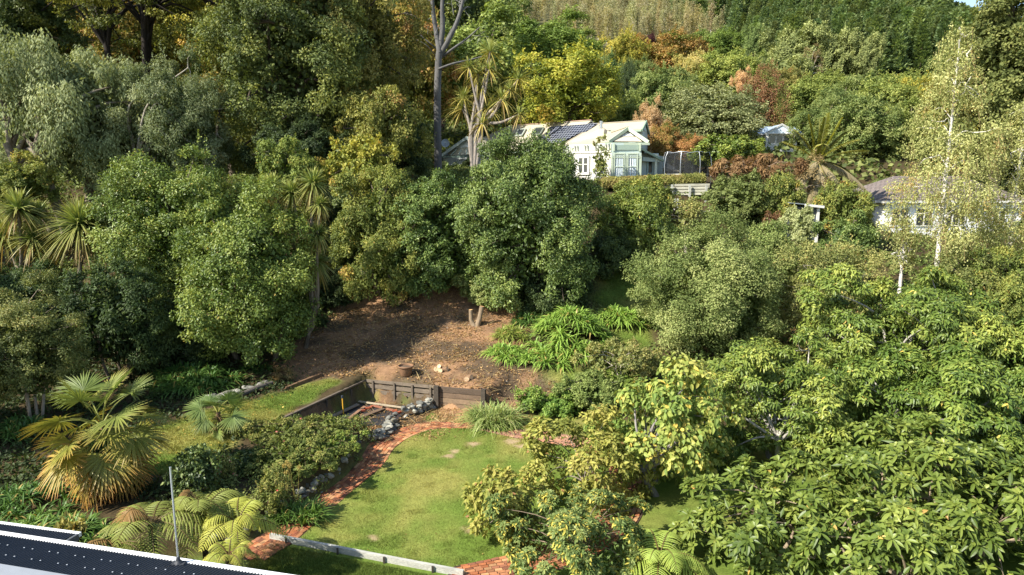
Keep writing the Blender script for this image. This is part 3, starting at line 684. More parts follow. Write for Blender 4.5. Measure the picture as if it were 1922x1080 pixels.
# slatted boards round the sunken bed
rw = root('slat_retaining_wall', (W1[0], W1[1], 0), 'low grey slatted timber retaining wall along two sides of the sunken bed', 'retaining wall')
def loc(v, r): return np.array(v, float) - np.array(r.location)
mb = MB()
for z in (.14, .42, .70, .96):
    mb.beam(loc(at3(W1, z), rw), loc(at3(W2, z + .03), rw), .05, .2 if z < .9 else .15, WOODC * RNG.uniform(.9, 1.15))
d01 = W1 - W0
for z, t in ((.1, .12), (.38, .05), (.66, 0)):
    mb.beam(loc(at3(W0 + d01 * t, z), rw), loc(at3(W1, z + .02), rw), .05, .22, WOODD * RNG.uniform(.9, 1.15))
mb.beam(loc(at3(W0 - d01 * .02, .86), rw), loc(at3(W1 + d01 * .01, .98), rw), .13, .07, WOODC * .85)
mb.build('board', M_WOOD, rw)
nfr = nrm(np.array([W2[1] - W1[1], -(W2[0] - W1[0])])); nfr = nfr if nfr[1] < 0 else -nfr
for t in (.12, .42, .67, .92):
    q = W1 + (W2 - W1) * t + nfr * .055; m2 = MB(); m2.box(loc(at3(q, .5), rw), (.09, .07, 1.0), math.atan2(*(W2 - W1)[::-1]), col=WOODC * .85); m2.build('post', M_WOOD, rw)
for t in (.2, .5, .8):
    q = W0 + d01 * t; n2 = nrm(np.array([d01[1], -d01[0]])); m2 = MB(); m2.box(loc(at3(q + n2 * .06, .42), rw), (.09, .07, .85), math.atan2(d01[1], d01[0]), col=WOODD); m2.build('post', M_WOOD, rw)
sw = root('sleeper_wall', (W2[0], W2[1], 0), 'brown railway sleeper retaining wall between two thick posts', 'retaining wall')
mb = MB()
for k, z in enumerate((.13, .39, .65, .91)):
    mb.beam(loc(at3(W2 + [.1, -.02], z), sw), loc(at3(W3 - [.05, .02], z - .02), sw), .16 + .02 * (k % 2), .235, pal('7a6650', '857058', '715e4b', '5a4c3e')[k])
mb.build('sleeper', M_WOOD, sw)
for q, h, w in ((W2 + [.0, -.16], 1.12, .24), (W3 + [.05, -.14], 1.1, .2)):
    m2 = MB(); m2.box(loc(at3(q, h / 2), sw), (w, .2, h), rad(-16), col=WOODD * .85); m2.build('post', M_WOOD, sw)
# white weathered edging board along the front of the lawn
eb_ = root('edging_board', (FRONT0[0], FRONT0[1], 0), 'long whitish weathered edging board along the front of the lawn', 'edging board')
mb = MB(); pts = [FRONT0, *[FRONT0 + (FRONT1 - FRONT0) * t + RNG.normal(0, .012, 2) for t in (.3, .6)], FRONT1]
for a, b in zip(pts[:-1], pts[1:]): mb.beam(loc(at3(a, .09), eb_), loc(at3(b, .09), eb_), .1, .19, cc('a9a79c'))
mb.build('board', M_WOOD, eb_)
for t in (.1, .38, .62, .86):
    q = FRONT0 + (FRONT1 - FRONT0) * t + [-.03, -.1]; m2 = MB(); m2.box(loc(at3(q, .1), eb_), (.06, .05, .2), .2, col=WOODD); m2.build('peg', M_WOOD, eb_)

_bm = bmesh.new(); bmesh.ops.create_icosphere(_bm, subdivisions=2, radius=1); _bm.verts.ensure_lookup_table()
ICV = np.array([v.co[:] for v in _bm.verts]); ICF = np.array([[v.index for v in f.verts] for f in _bm.faces]); _bm.free()
def rock(mb, c, s, col, rough=.16):
    V = ICV.copy(); k = RNG.normal(0, 1, (5, 3)); k = nrm(k)
    for d in k:       # chip flat faces
        h = RNG.uniform(.55, .85); e = V @ d; V = V - np.maximum(e - h, 0)[:, None] * d * .9
    V = V * (1 + RNG.normal(0, rough * .35, (len(V), 1))); q = Matrix.Rotation(RNG.uniform(0, 6.28), 3, Vector(nrm(RNG.normal(0, 1, 3))))
    V = V @ np.array(q).T * np.array(s) ; mb.add(V + c, ICF, col)
STC = pal('7c7a70', '918e82', '6a6960', '86816f', 'a39e8e', '5e5c54')
def stone_wall(name, label, pxs, h, t, n, z0=0.0, size=(.13, .24)):
    line = gp(pxs, z0); c0 = at3(line[0], z0); r = root(name, c0, label, 'stone wall'); mb = MB()
    ll = np.concatenate([[0], np.cumsum(np.linalg.norm(np.diff(line, axis=0), axis=1))])
    for k in range(n):
        s = RNG.uniform(0, ll[-1]); q = np.array([np.interp(s, ll, line[:, 0]), np.interp(s, ll, line[:, 1])]) + RNG.uniform(-t / 2, t / 2, 2)
        sz = RNG.uniform(*size); rock(mb, loc([*q, z0 + RNG.uniform(0, 1) ** .9 * h], r), (sz * RNG.uniform(.7, 1.2), sz * RNG.uniform(.6, 1), sz * RNG.uniform(.45, .8)), STC[RNG.integers(6)] * RNG.uniform(.8, 1.15))
    mb.build('stone', M_STONE, r); return r
stone_wall('stone_wall', 'heap of grey stones walling the end of the plank bed by the path bend', [(672, 834), (700, 829), (724, 818), (736, 804), (733, 793)], .36, .45, 85, size=(.1, .19))
stone_wall('stone_wall', 'short grey stone wall leaning against the thick post of the sleeper wall', [(760, 783), (778, 778), (797, 772), (814, 766)], .5, .26, 48, size=(.11, .2))
stone_wall('stone_edging', 'low stone edging between the rose bed and the brick path', [(560, 950), (596, 922), (628, 897), (650, 877), (664, 858), (672, 846), (656, 832)], .5, .22, 150, size=(.1, .19))
stone_wall('stone_edging', 'grey stone edging under the yellow green ferns', [(380, 1035), (430, 1022), (470, 1003), (510, 978), (535, 968)], .42, .3, 70, size=(.12, .22))
stone_wall('stone_edging', 'row of dark stones and log ends behind the rear lawn', [(385, 762), (420, 752), (455, 742), (500, 730)], .3, .5, 34, z0=.85, size=(.14, .3))
# timber edging at the back of the rear lawn
a, b = GT(536, 733), GT(603, 706); te = root('timber_border', a, 'brown timber sleeper edging the back of the rear lawn', 'timber edging')
mb = MB(); mb.beam([0, 0, .06], b - a + [0, 0, .06], .14, .2, cc('6b533d')); mb.build('sleeper', M_WOOD, te)
for k, (p0, p1) in enumerate((((402, 756), (448, 740)), ((455, 748), (512, 726)))):
    a, b = GT(*p0), GT(*p1); te = root('log', a, ('pale split log lying on the dark stones behind the rear lawn', 'dark weathered log lying nearest the timber sleeper edging')[k], 'log')
    mb = MB(); mb.tube([[0, 0, .2], (b - a) * .5 + [0, 0, .24], b - a + [0, 0, .2]], [.11, .12, .09], 9, (cc('8b8578'), cc('5c554c'))[k]); mb.build('log', M_WOOD, te)
# planks, plastic and bricks in the bed
pb_ = root('weed_mat', G(650, 770, .02), 'black weed mat lying in the sunken bed under the planks', 'weed mat')
V = np.array([loc(G(*p, z), pb_) for p, z in (((615, 785), .03), ((655, 752), .03), ((760, 775), .03), ((735, 798), .05), ((668, 800), .05))]); mesh('sheet', V, np.array([[0, 4, 3], [0, 3, 2], [0, 2, 1]])[:, ::-1], M_DARK, pb_)
for k, (p0, p1, w, col, lab) in enumerate((((622, 783), (672, 760), .2, '8a7c69', 'pale plank lying at the left of the sunken bed'), ((655, 787), (685, 764), .16, '8b6a52', 'narrow reddish plank second from the left in the sunken bed'), ((673, 786), (727, 765), .24, '6a5644', 'wide brown plank across the weed mat in the sunken bed'), ((664, 753), (756, 766), .1, 'a99a80', 'thin pale batten edging the dirt of the sunken bed'), ((700, 762), (738, 771), .12, '8b5b45', 'short red plank behind the weed mat'))):
    a, b = G(*p0, .1), G(*p1, .1); r = root('plank', a, lab, 'plank', 'planks in the sunken bed'); mb = MB(); mb.beam([0, 0, .02], b - a + [0, 0, .02], w, .06, cc(col)); mb.build('board', M_WOOD, r)
for k, (px, py, rz) in enumerate(((690, 766, .3), (697, 764, 1.2), (681, 771, .5), (741, 771, .1), (749, 774, .8))):
    q = G(px, py, .1); r = tag(MB().box((0, 0, 0), (.23, .11, .08), rz, col=cc('a5573c')).build('loose_brick', M_BRICK, loc=q), ('loose brick behind the wide plank', 'loose brick turned crosswise behind the wide plank', 'loose brick between two planks on the weed mat', 'loose brick at the foot of the short stone wall', 'loose brick nearest the short stone wall, turned askew')[k], 'brick', 'loose bricks in the bed')
q = G(645, 777, .05); st = root('garden_stake', q, 'yellow garden stake with dark cap standing in the sunken bed', 'stake')
mb = MB(); mb.tube([[0, 0, -.1], [-.03, 0, .78]], .028, 8, cc('d9a636')); mb.build('shaft', M_PAINT, st); mb = MB(); mb.tube([[-.03, 0, .78], [-.032, 0, .9]], .05, 8, cc('3a4048')); mb.build('cap', M_PAINT, st)
# terracotta tub
q = GT(762, 705); pt = root('planter_tub', q, 'large round terracotta tub of soil on the bare dirt', 'planter')
prof_ = [(.25, 0), (.27, .02), (.345, .4), (.36, .44), (.40, .45), (.405, .52), (.375, .53), (.36, .5), (.35, .42)]
def lathe(prof, k=28):
    an = np.arange(k) / k * 6.2832; V = np.array([[r * math.cos(a), r * math.sin(a), z] for r, z in prof for a in an]); n = len(prof)
    return V, np.array([[i * k + j, i * k + (j + 1) % k, (i + 1) * k + (j + 1) % k, (i + 1) * k + j] for i in range(n - 1) for j in range(k)])
V, Fq = lathe(prof_); mesh('tub', V, Fq, M_CLAY, pt, np.broadcast_to(cc('84644a'), V.shape), smooth=True)
an = np.arange(28) / 28 * 6.2832; V = np.vstack([[[0, 0, .46]], [[.354 * math.cos(a), .354 * math.sin(a), .43] for a in an]]); mesh('soil', V, np.array([[0, i + 1, (i + 1) % 28 + 1] for i in range(28)]), M_SOIL, pt, np.broadcast_to(cc('6a5a4a'), V.shape))
# cut log rounds
def logr(px, py, r, l, rz, tilt, lab):
    q = GT(px, py); o = root('log_round', q + [0, 0, r * .6], lab, 'log round', 'cut log rounds on the dirt', rz=rz); mb = MB()
    d = np.array([0, -math.cos(tilt), math.sin(tilt)]) * l; mb.tube([-d / 2, d / 2], r, 12, cc('7b6148'), cap=False); mb.build('bark', M_BARK, o)
    m2 = MB()
    for s in (-1, 1):
        a, b = np.array([1, 0, 0]), np.array([0, math.sin(tilt), math.cos(tilt)]); an = np.arange(12) / 12 * 6.2832
        m2.add(np.vstack([[d / 2 * s * 1.01], [d / 2 * s * 1.01 + r * (math.cos(t) * a + math.sin(t) * b) for t in an]]), np.array([[0, i + 1, (i + 1) % 12 + 1] for i in range(12)]), cc('d8b58c'))
    m2.build('cut_face', M_WOOD, o)
for a in ((818, 697, .13, .2, .3, .5, 'pale log round at the left of the four by the tub'), (825, 692, .12, .2, -.4, .7, 'log round at the back of the four by the tub'), (826, 699, .12, .2, .1, .4, 'log round lying in front of the other three by the tub'), (836, 696, .13, .24, 1.2, .2, 'browner log round at the right of the four by the tub'), (875, 715, .13, .24, .3, .3, 'left log round of the pair nearest the sleeper wall'), (882, 711, .13, .24, .9, .2, 'right log round of the pair nearest the sleeper wall')): logr(*a)
# stumps
q = GT(888, 611); so = root('tree_stump', q, 'forked stump with two sawn upright stems on the dirt slope', 'stump')
mb = MB(); mb.tube([[.2, 0, -.2], [-.02, 0, .08], [-.12, 0, .35], [-.13, 0, .92]], [.2, .16, .12, .11], 10, cc('8a7860'), cap=False); mb.tube([[.2, 0, -.2], [.28, 0, .1], [.4, .05, .5], [.52, .08, 1.1]], [.2, .16, .14, .14], 10, cc('84725b'), cap=False); mb.build('stem', M_BARK, so, smooth=True)
def disc(mb, c, n, r, col):
    n = nrm(np.array(n, float)); a = nrm(np.cross(n, [0.1, 1, .2])); b = np.cross(n, a); an = np.arange(14) / 14 * 6.2832
    mb.add(np.vstack([[c], [np.array(c) + r * (math.cos(t) * a + math.sin(t) * b) for t in an]]), np.array([[0, i + 1, (i + 1) % 14 + 1] for i in range(14)]), col)
for c, n, r in (([-.13, 0, .925], (0, 0, 1), .11), ([.523, .08, 1.108], (.2, .05, 1), .14)):
    m2 = MB(); disc(m2, c, n, r, cc('d9ab72')); m2.build('cut_face', M_WOOD, so)
q = GT(757, 548); so = root('tree_stump', q, 'single leaning stump with orange sawn face in the deep shade', 'stump')
mb = MB(); mb.tube([[-.1, .1, -.3], [0, 0, .3], [.18, -.12, .95]], [.24, .2, .18], 10, cc('6b5a45'), cap=False); mb.build('stem', M_BARK, so, smooth=True); m2 = MB(); disc(m2, [.183, -.122, .96], (.35, -.75, .6), .2, cc('e0a050')); m2.build('cut_face', M_WOOD, so)
# pot with a shrub by the sleeper wall, boundary fence on the bank, lattice
q = G(991, 774, .55); q = GT(991, 776); pp = root('plant_pot', q, 'tall dark plastic pot standing right of the sleeper wall', 'plant pot')
V, Fq = lathe([(.17, 0), (.2, .45), (.22, .47), (.22, .52), (.19, .52), (.18, .44), (0.01, .44)], 20); mesh('pot', V, Fq, M_CLAY, pp, np.broadcast_to(cc('57514b'), V.shape), smooth=True)
fn = root('bank_fence', P(1270, 360, 57.5), 'pale grey timber slat fence on the bank below the long hedge', 'fence')
mb = MB(); fl = np.array(fn.location)
for k, y in enumerate((348, 353.5, 359, 364.5)):
    mb.beam(P(1205, y + 1, 58.2) - fl, P(1332, y - 1, 57) - fl, .05, .19, cc('a8a592') * RNG.uniform(.85, 1.1))
mb.build('slat', M_WOOD, fn)
for px in (1226, 1261, 1294, 1325):
    m2 = MB(); a = P(px, 349, 57.4 - (px - 1270) * .009); m2.beam(a - fl - [0, .12, -.1], a - fl - [0, .12, 1.9], .17, .14, cc('a9a99d'), up=(0, 1, 0)); m2.build('post', M_WOOD, fn)
la = root('lattice', P(1259, 384, 54.5), 'white garden lattice panel below the slat fence', 'lattice'); mb = MB(); fl = np.array(la.location)
for k in np.linspace(-.9, .9, 10):
    for s in (-1, 1):
        a, b = np.array([k - s * .45, 0, -.45]), np.array([k + s * .45, .02 * s, .45])
        t0, t1 = 0, 1
        if abs(a[0]) > .55: t0 = (math.copysign(.55, a[0]) - a[0]) / (b[0] - a[0])
        if abs(b[0]) > .55: t1 = (math.copysign(.55, b[0]) - a[0]) / (b[0] - a[0])
        if t1 > t0: mb.beam(a + (b - a) * t0, a + (b - a) * t1, .02, .06, WHITE, up=(0, 1, 0))
mb.build('lath', M_PAINT, la); mb = MB()
for s in (-.55, .55): mb.box((s, 0, -.3), (.08, .06, 1.5), col=WHITE)
mb.build('frame', M_PAINT, la)

# ------------------------------------------------------------------ leaves
def rdir(n): return nrm(RNG.normal(0, 1, (n, 3)))
def diamonds(B, D, Nn, L, W, C):
    """one flat pointed leaf (a single face) per row"""
    S = nrm(np.cross(D, Nn)); Up = np.cross(S, D); L, W = L[:, None], W[:, None]
    V = np.stack([B, B + D * L * .42 - S * W * .5 + Up * W * .12, B + D * L, B + D * L * .42 + S * W * .5 + Up * W * .12], 1)
    n = len(B); return V.reshape(-1, 3), np.arange(4 * n).reshape(-1, 4), np.repeat(C, 4, 0)
def blades(B, D, Nn, L, W, droop, prof, C0, C1=None, fold=.0, cpow=2.0):
    n = len(B); prof = np.array(prof, float); K = len(prof); s = np.linspace(0, 1, K)
    L = np.broadcast_to(L, (n,)); W = np.broadcast_to(W, (n,)); droop = np.broadcast_to(droop, (n,))
    S = nrm(np.cross(D, Nn)); Up = np.cross(S, D)
    Pm = B[:, None] + D[:, None] * (L[:, None] * s)[..., None]
    Pm[..., 2] -= (droop * L)[:, None] * s ** 2
    hw = (.5 * W[:, None] * prof)[..., None]
    a = Pm - S[:, None] * hw; b = Pm + S[:, None] * hw
    cols = [a + Up[:, None] * hw * fold, Pm, b + Up[:, None] * hw * fold] if fold else [a, b]
    k = len(cols); V = np.stack(cols, 2)
    base = np.arange(n)[:, None, None] * K * k + np.arange(K - 1)[None, :, None] * k + np.arange(k - 1)[None, None]
    Fq = np.stack([base, base + k, base + k + 1, base + 1], -1).reshape(-1, 4)
    if C1 is None: C = np.repeat(C0, K * k, 0)
    else:
        t = (s ** cpow)[None, :, None, None]; C = (C0[:, None, None] * (1 - t) + C1[:, None, None] * t); C = np.broadcast_to(C, (n, K, k, 3)).reshape(-1, 3)
    return V.reshape(-1, 3), Fq, C
def merge(parts):
    V, Fq, C, n = [], [], [], 0
    for v, f, c in parts: V.append(v); Fq.append(f + n); C.append(c); n += len(v)
    return np.concatenate(V), np.concatenate(Fq), np.concatenate(C)
def pick(p, t):
    """palette p (k,3) sampled at t in 0..1"""
    if len(p) == 1: return np.broadcast_to(p[0], (len(t), 3))
    k = len(p) - 1; x = np.clip(t, 0, .9999) * k; i = x.astype(int); f = (x - i)[:, None]; return p[i] * (1 - f) + p[i + 1] * f

class St:
    def __init__(s, p, L=.12, W=.07, **k):
        s.p = pal(*p.split()); s.L, s.W = L, W
        s.lobes, s.clumps, s.cov, s.flat, s.droop, s.shape, s.mat, s.kind = 24, 16, 2.4, .75, .15, 'dome', M_LEAF, 'd'
        s.patch = None; s.core = .12; s.bark = cc('6b5f50'); s.limbs = 1.0; s.lobr = (.17, .36); s.ragged = .3; s.up = .6; s.cr = (.24, .46); s.r0 = .03; s.sprig = 1; s.bush = 1; s.scatter = 0
        for a, b in k.items(): setattr(s, a, b)
        if s.patch: s.patch = (pal(*s.patch[0].split()), s.patch[1])
SPRIGLESS = 0
def crown(w, h, st, Y, cap=60000, dens=1.0):
    cap = cap * 1.35
    a, b, c = w / 2, w * .46, h / 2
    px = Y / 682.0
    L, W = max(st.L, 2.2 * px), max(st.W, 1.3 * px)
    nl = st.lobes; ms = min(w, h * 1.15)
    lc, lr = [], []
    if st.shape in ('cone', 'column'):
        nl = int(nl * 1.5)
        for k in range(nl):
            z = (k + .5) / nl; prof = (1 - z) ** .75 * .95 + .04 if st.shape == 'cone' else math.sin(math.pi * min(1, z * .8 + .18)) ** .6
            th = k * 2.4 + RNG.uniform(-.5, .5); rr = prof * RNG.uniform(.4, .78)
            lc.append([a * rr * math.cos(th), b * rr * math.sin(th), -c + 2 * c * z]); lr.append(w * (.1 + .23 * prof) * RNG.uniform(.8, 1.2))
    else:
        for k in range(nl):
            z = 1 - (k + .5) / nl * 1.85; th = k * 2.399 + RNG.uniform(-.5, .5); rr = math.sqrt(max(0, 1 - z * z)) if z > 0 or not st.bush else 1 - .35 * z * z
            f = RNG.uniform(.55, .78) + (RNG.uniform(0, st.ragged) if k % 4 == 0 else 0); r = RNG.uniform(*st.lobr) * ms * .62
            lc.append([a * rr * f * math.cos(th) * 1.05, b * rr * f * math.sin(th), c * z * min(f * 1.1, .98)]); lr.append(r)
        lc.append([0, 0, 0]); lr.append(ms * .3)
    lc, lr = np.array(lc), np.array(lr)
    m = st.clumps; nl = len(lc)
    d = rdir(nl * m); d[:, 2] += .3; out = nrm(lc / [a, b, c] + 1e-6); d = nrm(d + np.repeat(out, m, 0) * .75)
    cl = np.repeat(lc, m, 0) + d * np.repeat(lr, m)[:, None] * RNG.uniform(.65, 1.08, (nl * m, 1)) * [1, 1, .9]
    cr = np.repeat(lr, m) * RNG.uniform(*st.cr, nl * m)
    cl[:, 2] = np.maximum(cl[:, 2], -c + cr * .4)
    need = st.cov * (w * h * .8 + .5 * w * w) * 1.9 / (L * W * .5) * dens
    nleaf = int(min(need, cap)); sc = math.sqrt(max(1.0, need / max(nleaf, 1) * .75)); L, W = L * sc, W * sc
    wgt = cr ** 2 * np.where(cl[:, 1] > .45 * b, .45, 1.0); wgt /= wgt.sum()
    ci = RNG.choice(len(cl), nleaf, p=wgt)
    ct = RNG.uniform(0, 1, len(cl)); lt = np.repeat(RNG.uniform(-.2, .2, nl), m)
    t = np.clip(.55 * ct[ci] + .22 + lt[ci] + RNG.normal(0, .16, nleaf), 0, 1)
    C = pick(st.p, t)
    if st.patch:
        pm = (vnoise(cl[:, 0] + 31 * w, cl[:, 2] + cl[:, 1] * .5, w * .22, 17) > 1 - st.patch[1] - .12 * RNG.uniform(-1, 1, len(cl)))[ci] | (RNG.uniform(0, 1, nleaf) < st.patch[1] * .15)
        if st.scatter: pm = RNG.uniform(0, 1, nleaf) < st.patch[1]
        C = np.where(pm[:, None], pick(st.patch[0], RNG.uniform(0, 1, nleaf)), C)
    C = C * RNG.uniform(.82, 1.18, (nleaf, 1))
    rd = rdir(nleaf); ru = RNG.uniform(0, 1, nleaf)[:, None] ** .42
    pos = cl[ci] + rd * ru * cr[ci][:, None] * [1, 1, st.flat]
    nn = nrm(rd * .85 + nrm(pos / [a, b, c]) * .45 + np.array([0, 0, st.up]) + RNG.normal(0, .3, (nleaf, 3)))
    dd = nrm(np.cross(nn, rdir(nleaf)) + rd * .5 - np.array([0, 0, st.droop])); 
    l = L * RNG.uniform(.55, 1.4, nleaf); ww = W * RNG.uniform(.75, 1.2, nleaf)
    parts = []
    if st.kind == 'd': parts.append(diamonds(pos, dd, nn, l, ww, C))
    elif st.kind == 'b': parts.append(blades(pos, dd, nn, l, ww, .2, [.15, .9, 1, .6, .03], C, fold=.25))
    elif st.kind == 'weep':
        hf = nleaf // 2; parts.append(diamonds(pos[:hf], nrm(dd[:hf] - [0, 0, .5]), nn[:hf], l[:hf], ww[:hf], C[:hf]))
        m_ = 14; ns = hf // m_; st0 = pos[:ns]; ln_ = RNG.uniform(.25, 1.5, ns) * h / 12; dr_ = nrm(st0 * [1, 1, 0] + RNG.normal(0, .3, (ns, 3)) * [1, 1, 0] + 1e-6) * RNG.uniform(.0, .45, (ns, 1))
        tt = np.linspace(0, 1, m_); q = st0[:, None] + (dr_[:, None] * np.sqrt(tt)[None, :, None] - np.array([0, 0, 1.]) * (tt ** 1.3)[None, :, None]) * ln_[:, None, None]
        tw = blades(st0, nrm(dr_ - [0, 0, 1.]), rdir(ns), ln_, .022, 0.0, [1, .7, .4], np.repeat(cc('9a8568')[None], ns, 0)); parts.append(tw)
        q = (q + RNG.normal(0, .11, q.shape)).reshape(-1, 3); k = len(q); d_ = nrm(rdir(k) - [0, 0, .9]); cq = pick(st.p, np.clip(np.repeat(ct[ci[:ns]], m_) * .5 + RNG.uniform(0, .5, k), 0, 1))
        pm = np.repeat(RNG.uniform(0, 1, ns) < st.patch[1], m_); cq = np.where(pm[:, None], pick(st.patch[0], RNG.uniform(0, 1, k)), cq)
        parts.append(diamonds(q, d_, rdir(k), L * RNG.uniform(.7, 1.2, k), W * RNG.uniform(.8, 1.1, k), cq))
    elif st.kind == 'round': parts.append(blades(pos, dd, nn, l, ww, .22, [.55, 1.0, .95, .55, .05], C, fold=.3))
    elif st.kind == 'whorl':
        q = 11; nw = nleaf // q; ax = nrm(rd[:nw] * .55 + nrm(pos[:nw] / [a, b, c]) * .35 + [0, 0, .75])
        t1 = nrm(np.cross(ax, rdir(nw))); t2 = np.cross(ax, t1)
        an = (np.arange(q) * 2.4)[None] + RNG.uniform(0, 6, (nw, 1)); el = np.linspace(1.05, -.15, q)[None] + RNG.normal(0, .16, (nw, q))
        D = (np.cos(el)[..., None] * (np.cos(an)[..., None] * t1[:, None] + np.sin(an)[..., None] * t2[:, None]) + np.sin(el)[..., None] * ax[:, None]).reshape(-1, 3)
        Bq = np.repeat(pos[:nw], q, 0) + D * .02; Nq = np.repeat(ax, q, 0) + RNG.normal(0, .25, (nw * q, 3))
        lq = L * np.tile(np.linspace(.6, 1.1, q), nw) * RNG.uniform(.8, 1.15, nw * q); wq = W * RNG.uniform(.8, 1.15, nw * q)
        Cq = pick(st.p, np.clip(np.repeat(t[:nw], q) * .6 + np.tile(np.linspace(.3, .0, q) * (1 if st.L < .2 else .7), nw) + RNG.normal(0, .1, nw * q), 0, 1))
        if st.patch:
            pm = np.tile(np.arange(q) > 6, nw) & (RNG.uniform(0, 1, nw * q) < st.patch[1]); Cq = np.where(pm[:, None], pick(st.patch[0], RNG.uniform(0, 1, nw * q)), Cq)
        parts.append(blades(Bq, nrm(D), nrm(Nq), lq, wq, .28, [.2, .72, 1, .85, .05], Cq, fold=.22))
    if st.sprig:
        k = st.sprig * int(max(12, w * h * .9)); top = np.where((cl[:, 2] > -c * .5) & (cl[:, 1] < .5 * b))[0]; ch = RNG.choice(top, k)
        ax = nrm(nrm(cl[ch] / [a, b, c]) * .8 + [0, 0, 1.0] + RNG.normal(0, .3, (k, 3))); ln_ = RNG.uniform(.35, 1.0, k) * min(1.0, .09 * min(w, h) + .15); m_ = 15
        tt = np.tile(np.linspace(.15, 1, m_), k); q = np.repeat(cl[ch] + ax * (cr[ch] * .75)[:, None], m_, 0) + np.repeat(ax * ln_[:, None], m_, 0) * tt[:, None] + RNG.normal(0, L * .3, (k * m_, 3))
        dq = nrm(np.repeat(ax, m_, 0) * .8 + rdir(k * m_)); parts.append(diamonds(q, dq, nrm(rdir(k * m_) + [0, 0, .6]), L * RNG.uniform(.7, 1.1, k * m_), W * RNG.uniform(.7, 1.1, k * m_), pick(st.p, np.clip(RNG.uniform(.35, 1, k * m_), 0, 1))))
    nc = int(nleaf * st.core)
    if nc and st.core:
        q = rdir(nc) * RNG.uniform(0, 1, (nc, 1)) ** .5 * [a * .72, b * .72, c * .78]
        parts.append(diamonds(q, rdir(nc), rdir(nc), np.full(nc, L * (2.0 if st.kind == 'd' else 1.1)), np.full(nc, W * (2.4 if st.kind == 'd' else 1.1)), pick(st.p, RNG.uniform(0, .4, nc))))  # inner leaves keep to the dark palette end: crown shade put into colour
    Vv_, Fq, C = merge(parts)
    sx = a / np.percentile(np.abs(pos[:, 0]), 98); zl, zh = np.percentile(pos[:, 2], [1.5, 99]); kz = 2 * c / (zh - zl); k_ = np.array([sx, sx, kz]); o_ = np.array([0, 0, -c - zl * kz])
    Vv_ = Vv_ * k_ + o_; lc = lc * k_ + o_; cl = cl * k_ + o_; Vv_ = Vv_ + [0, 0, c]
    return Vv_, Fq, C, lc + [0, 0, c], cl + [0, 0, c], lr
def limbs(base_z, top, lc, cl, r0, col, lean=(0, 0), nsub=14, fork=.3, stems=1, axis=False):
    """trunk and limbs in tree coordinates: ground 0, crown bottom at base_z"""
    mb = MB(); lc = lc + [0, 0, base_z]; cl = cl + [0, 0, base_z]
    if axis:
        ln = smooth_line([[0, 0, -.4], [lean[0] * .3, 0, top * .5], [lean[0], 0, top * .985]], 14); mb.tube(ln, np.linspace(r0 * 1.2, r0 * .08, len(ln)), 8, col)
        for q in lc:
            z0_ = max(.5, q[2] - .35 * np.hypot(q[0], q[1]) - .2); f = np.array([lean[0] * z0_ / top, 0, z0_]); rr_ = r0 * (.1 + .28 * (1 - z0_ / top))
            ln = smooth_line([f, f * .45 + q * .55 + [0, 0, .35], q], 7); mb.tube(ln, np.linspace(rr_, rr_ * .2, len(ln)), 5, col)
        stems = 0
    for sidx in range(stems):
        off = np.array([0, 0, 0.]) if stems == 1 else np.array([*RNG.normal(0, r0 * 3.2, 2), 0])
        f = np.array([lean[0], lean[1], base_z + (top - base_z) * fork]) + off * 2.0
        kn = np.array([off + [0, 0, -.4], off + [lean[0] * .1, lean[1] * .1, .0], f * [.55, .55, .5] + off * .5 + [*RNG.normal(0, r0 * .8, 2), 0], f])
        mb.tube(smooth_line(kn, 9), np.linspace(r0 * 1.25, r0 * .8, len(smooth_line(kn, 9))), 9, col)
        for k, q in enumerate(lc):
            if k % stems != sidx: continue
            m_ = f * .5 + q * .5 + [*RNG.normal(0, .06 * np.linalg.norm(q - f) + .01, 2), .12 * np.linalg.norm(q - f)]
            st_ = f - (f - off) * RNG.uniform(.02, .28); ln = smooth_line([st_, m_, q], 8)
            mb.tube(ln, np.linspace(r0 * .6, r0 * .14, len(ln)), 6, col)
    for k in RNG.choice(len(cl), min(nsub, len(cl)), replace=False):
        j = int(np.argmin(np.linalg.norm(lc - cl[k], axis=1))); ln = smooth_line([lc[j], (lc[j] + cl[k]) / 2 + RNG.normal(0, .1, 3), cl[k]], 5)
        mb.tube(ln, np.linspace(r0 * .25, r0 * .05, len(ln)), 4, col)
    return mb
CACHE = {}
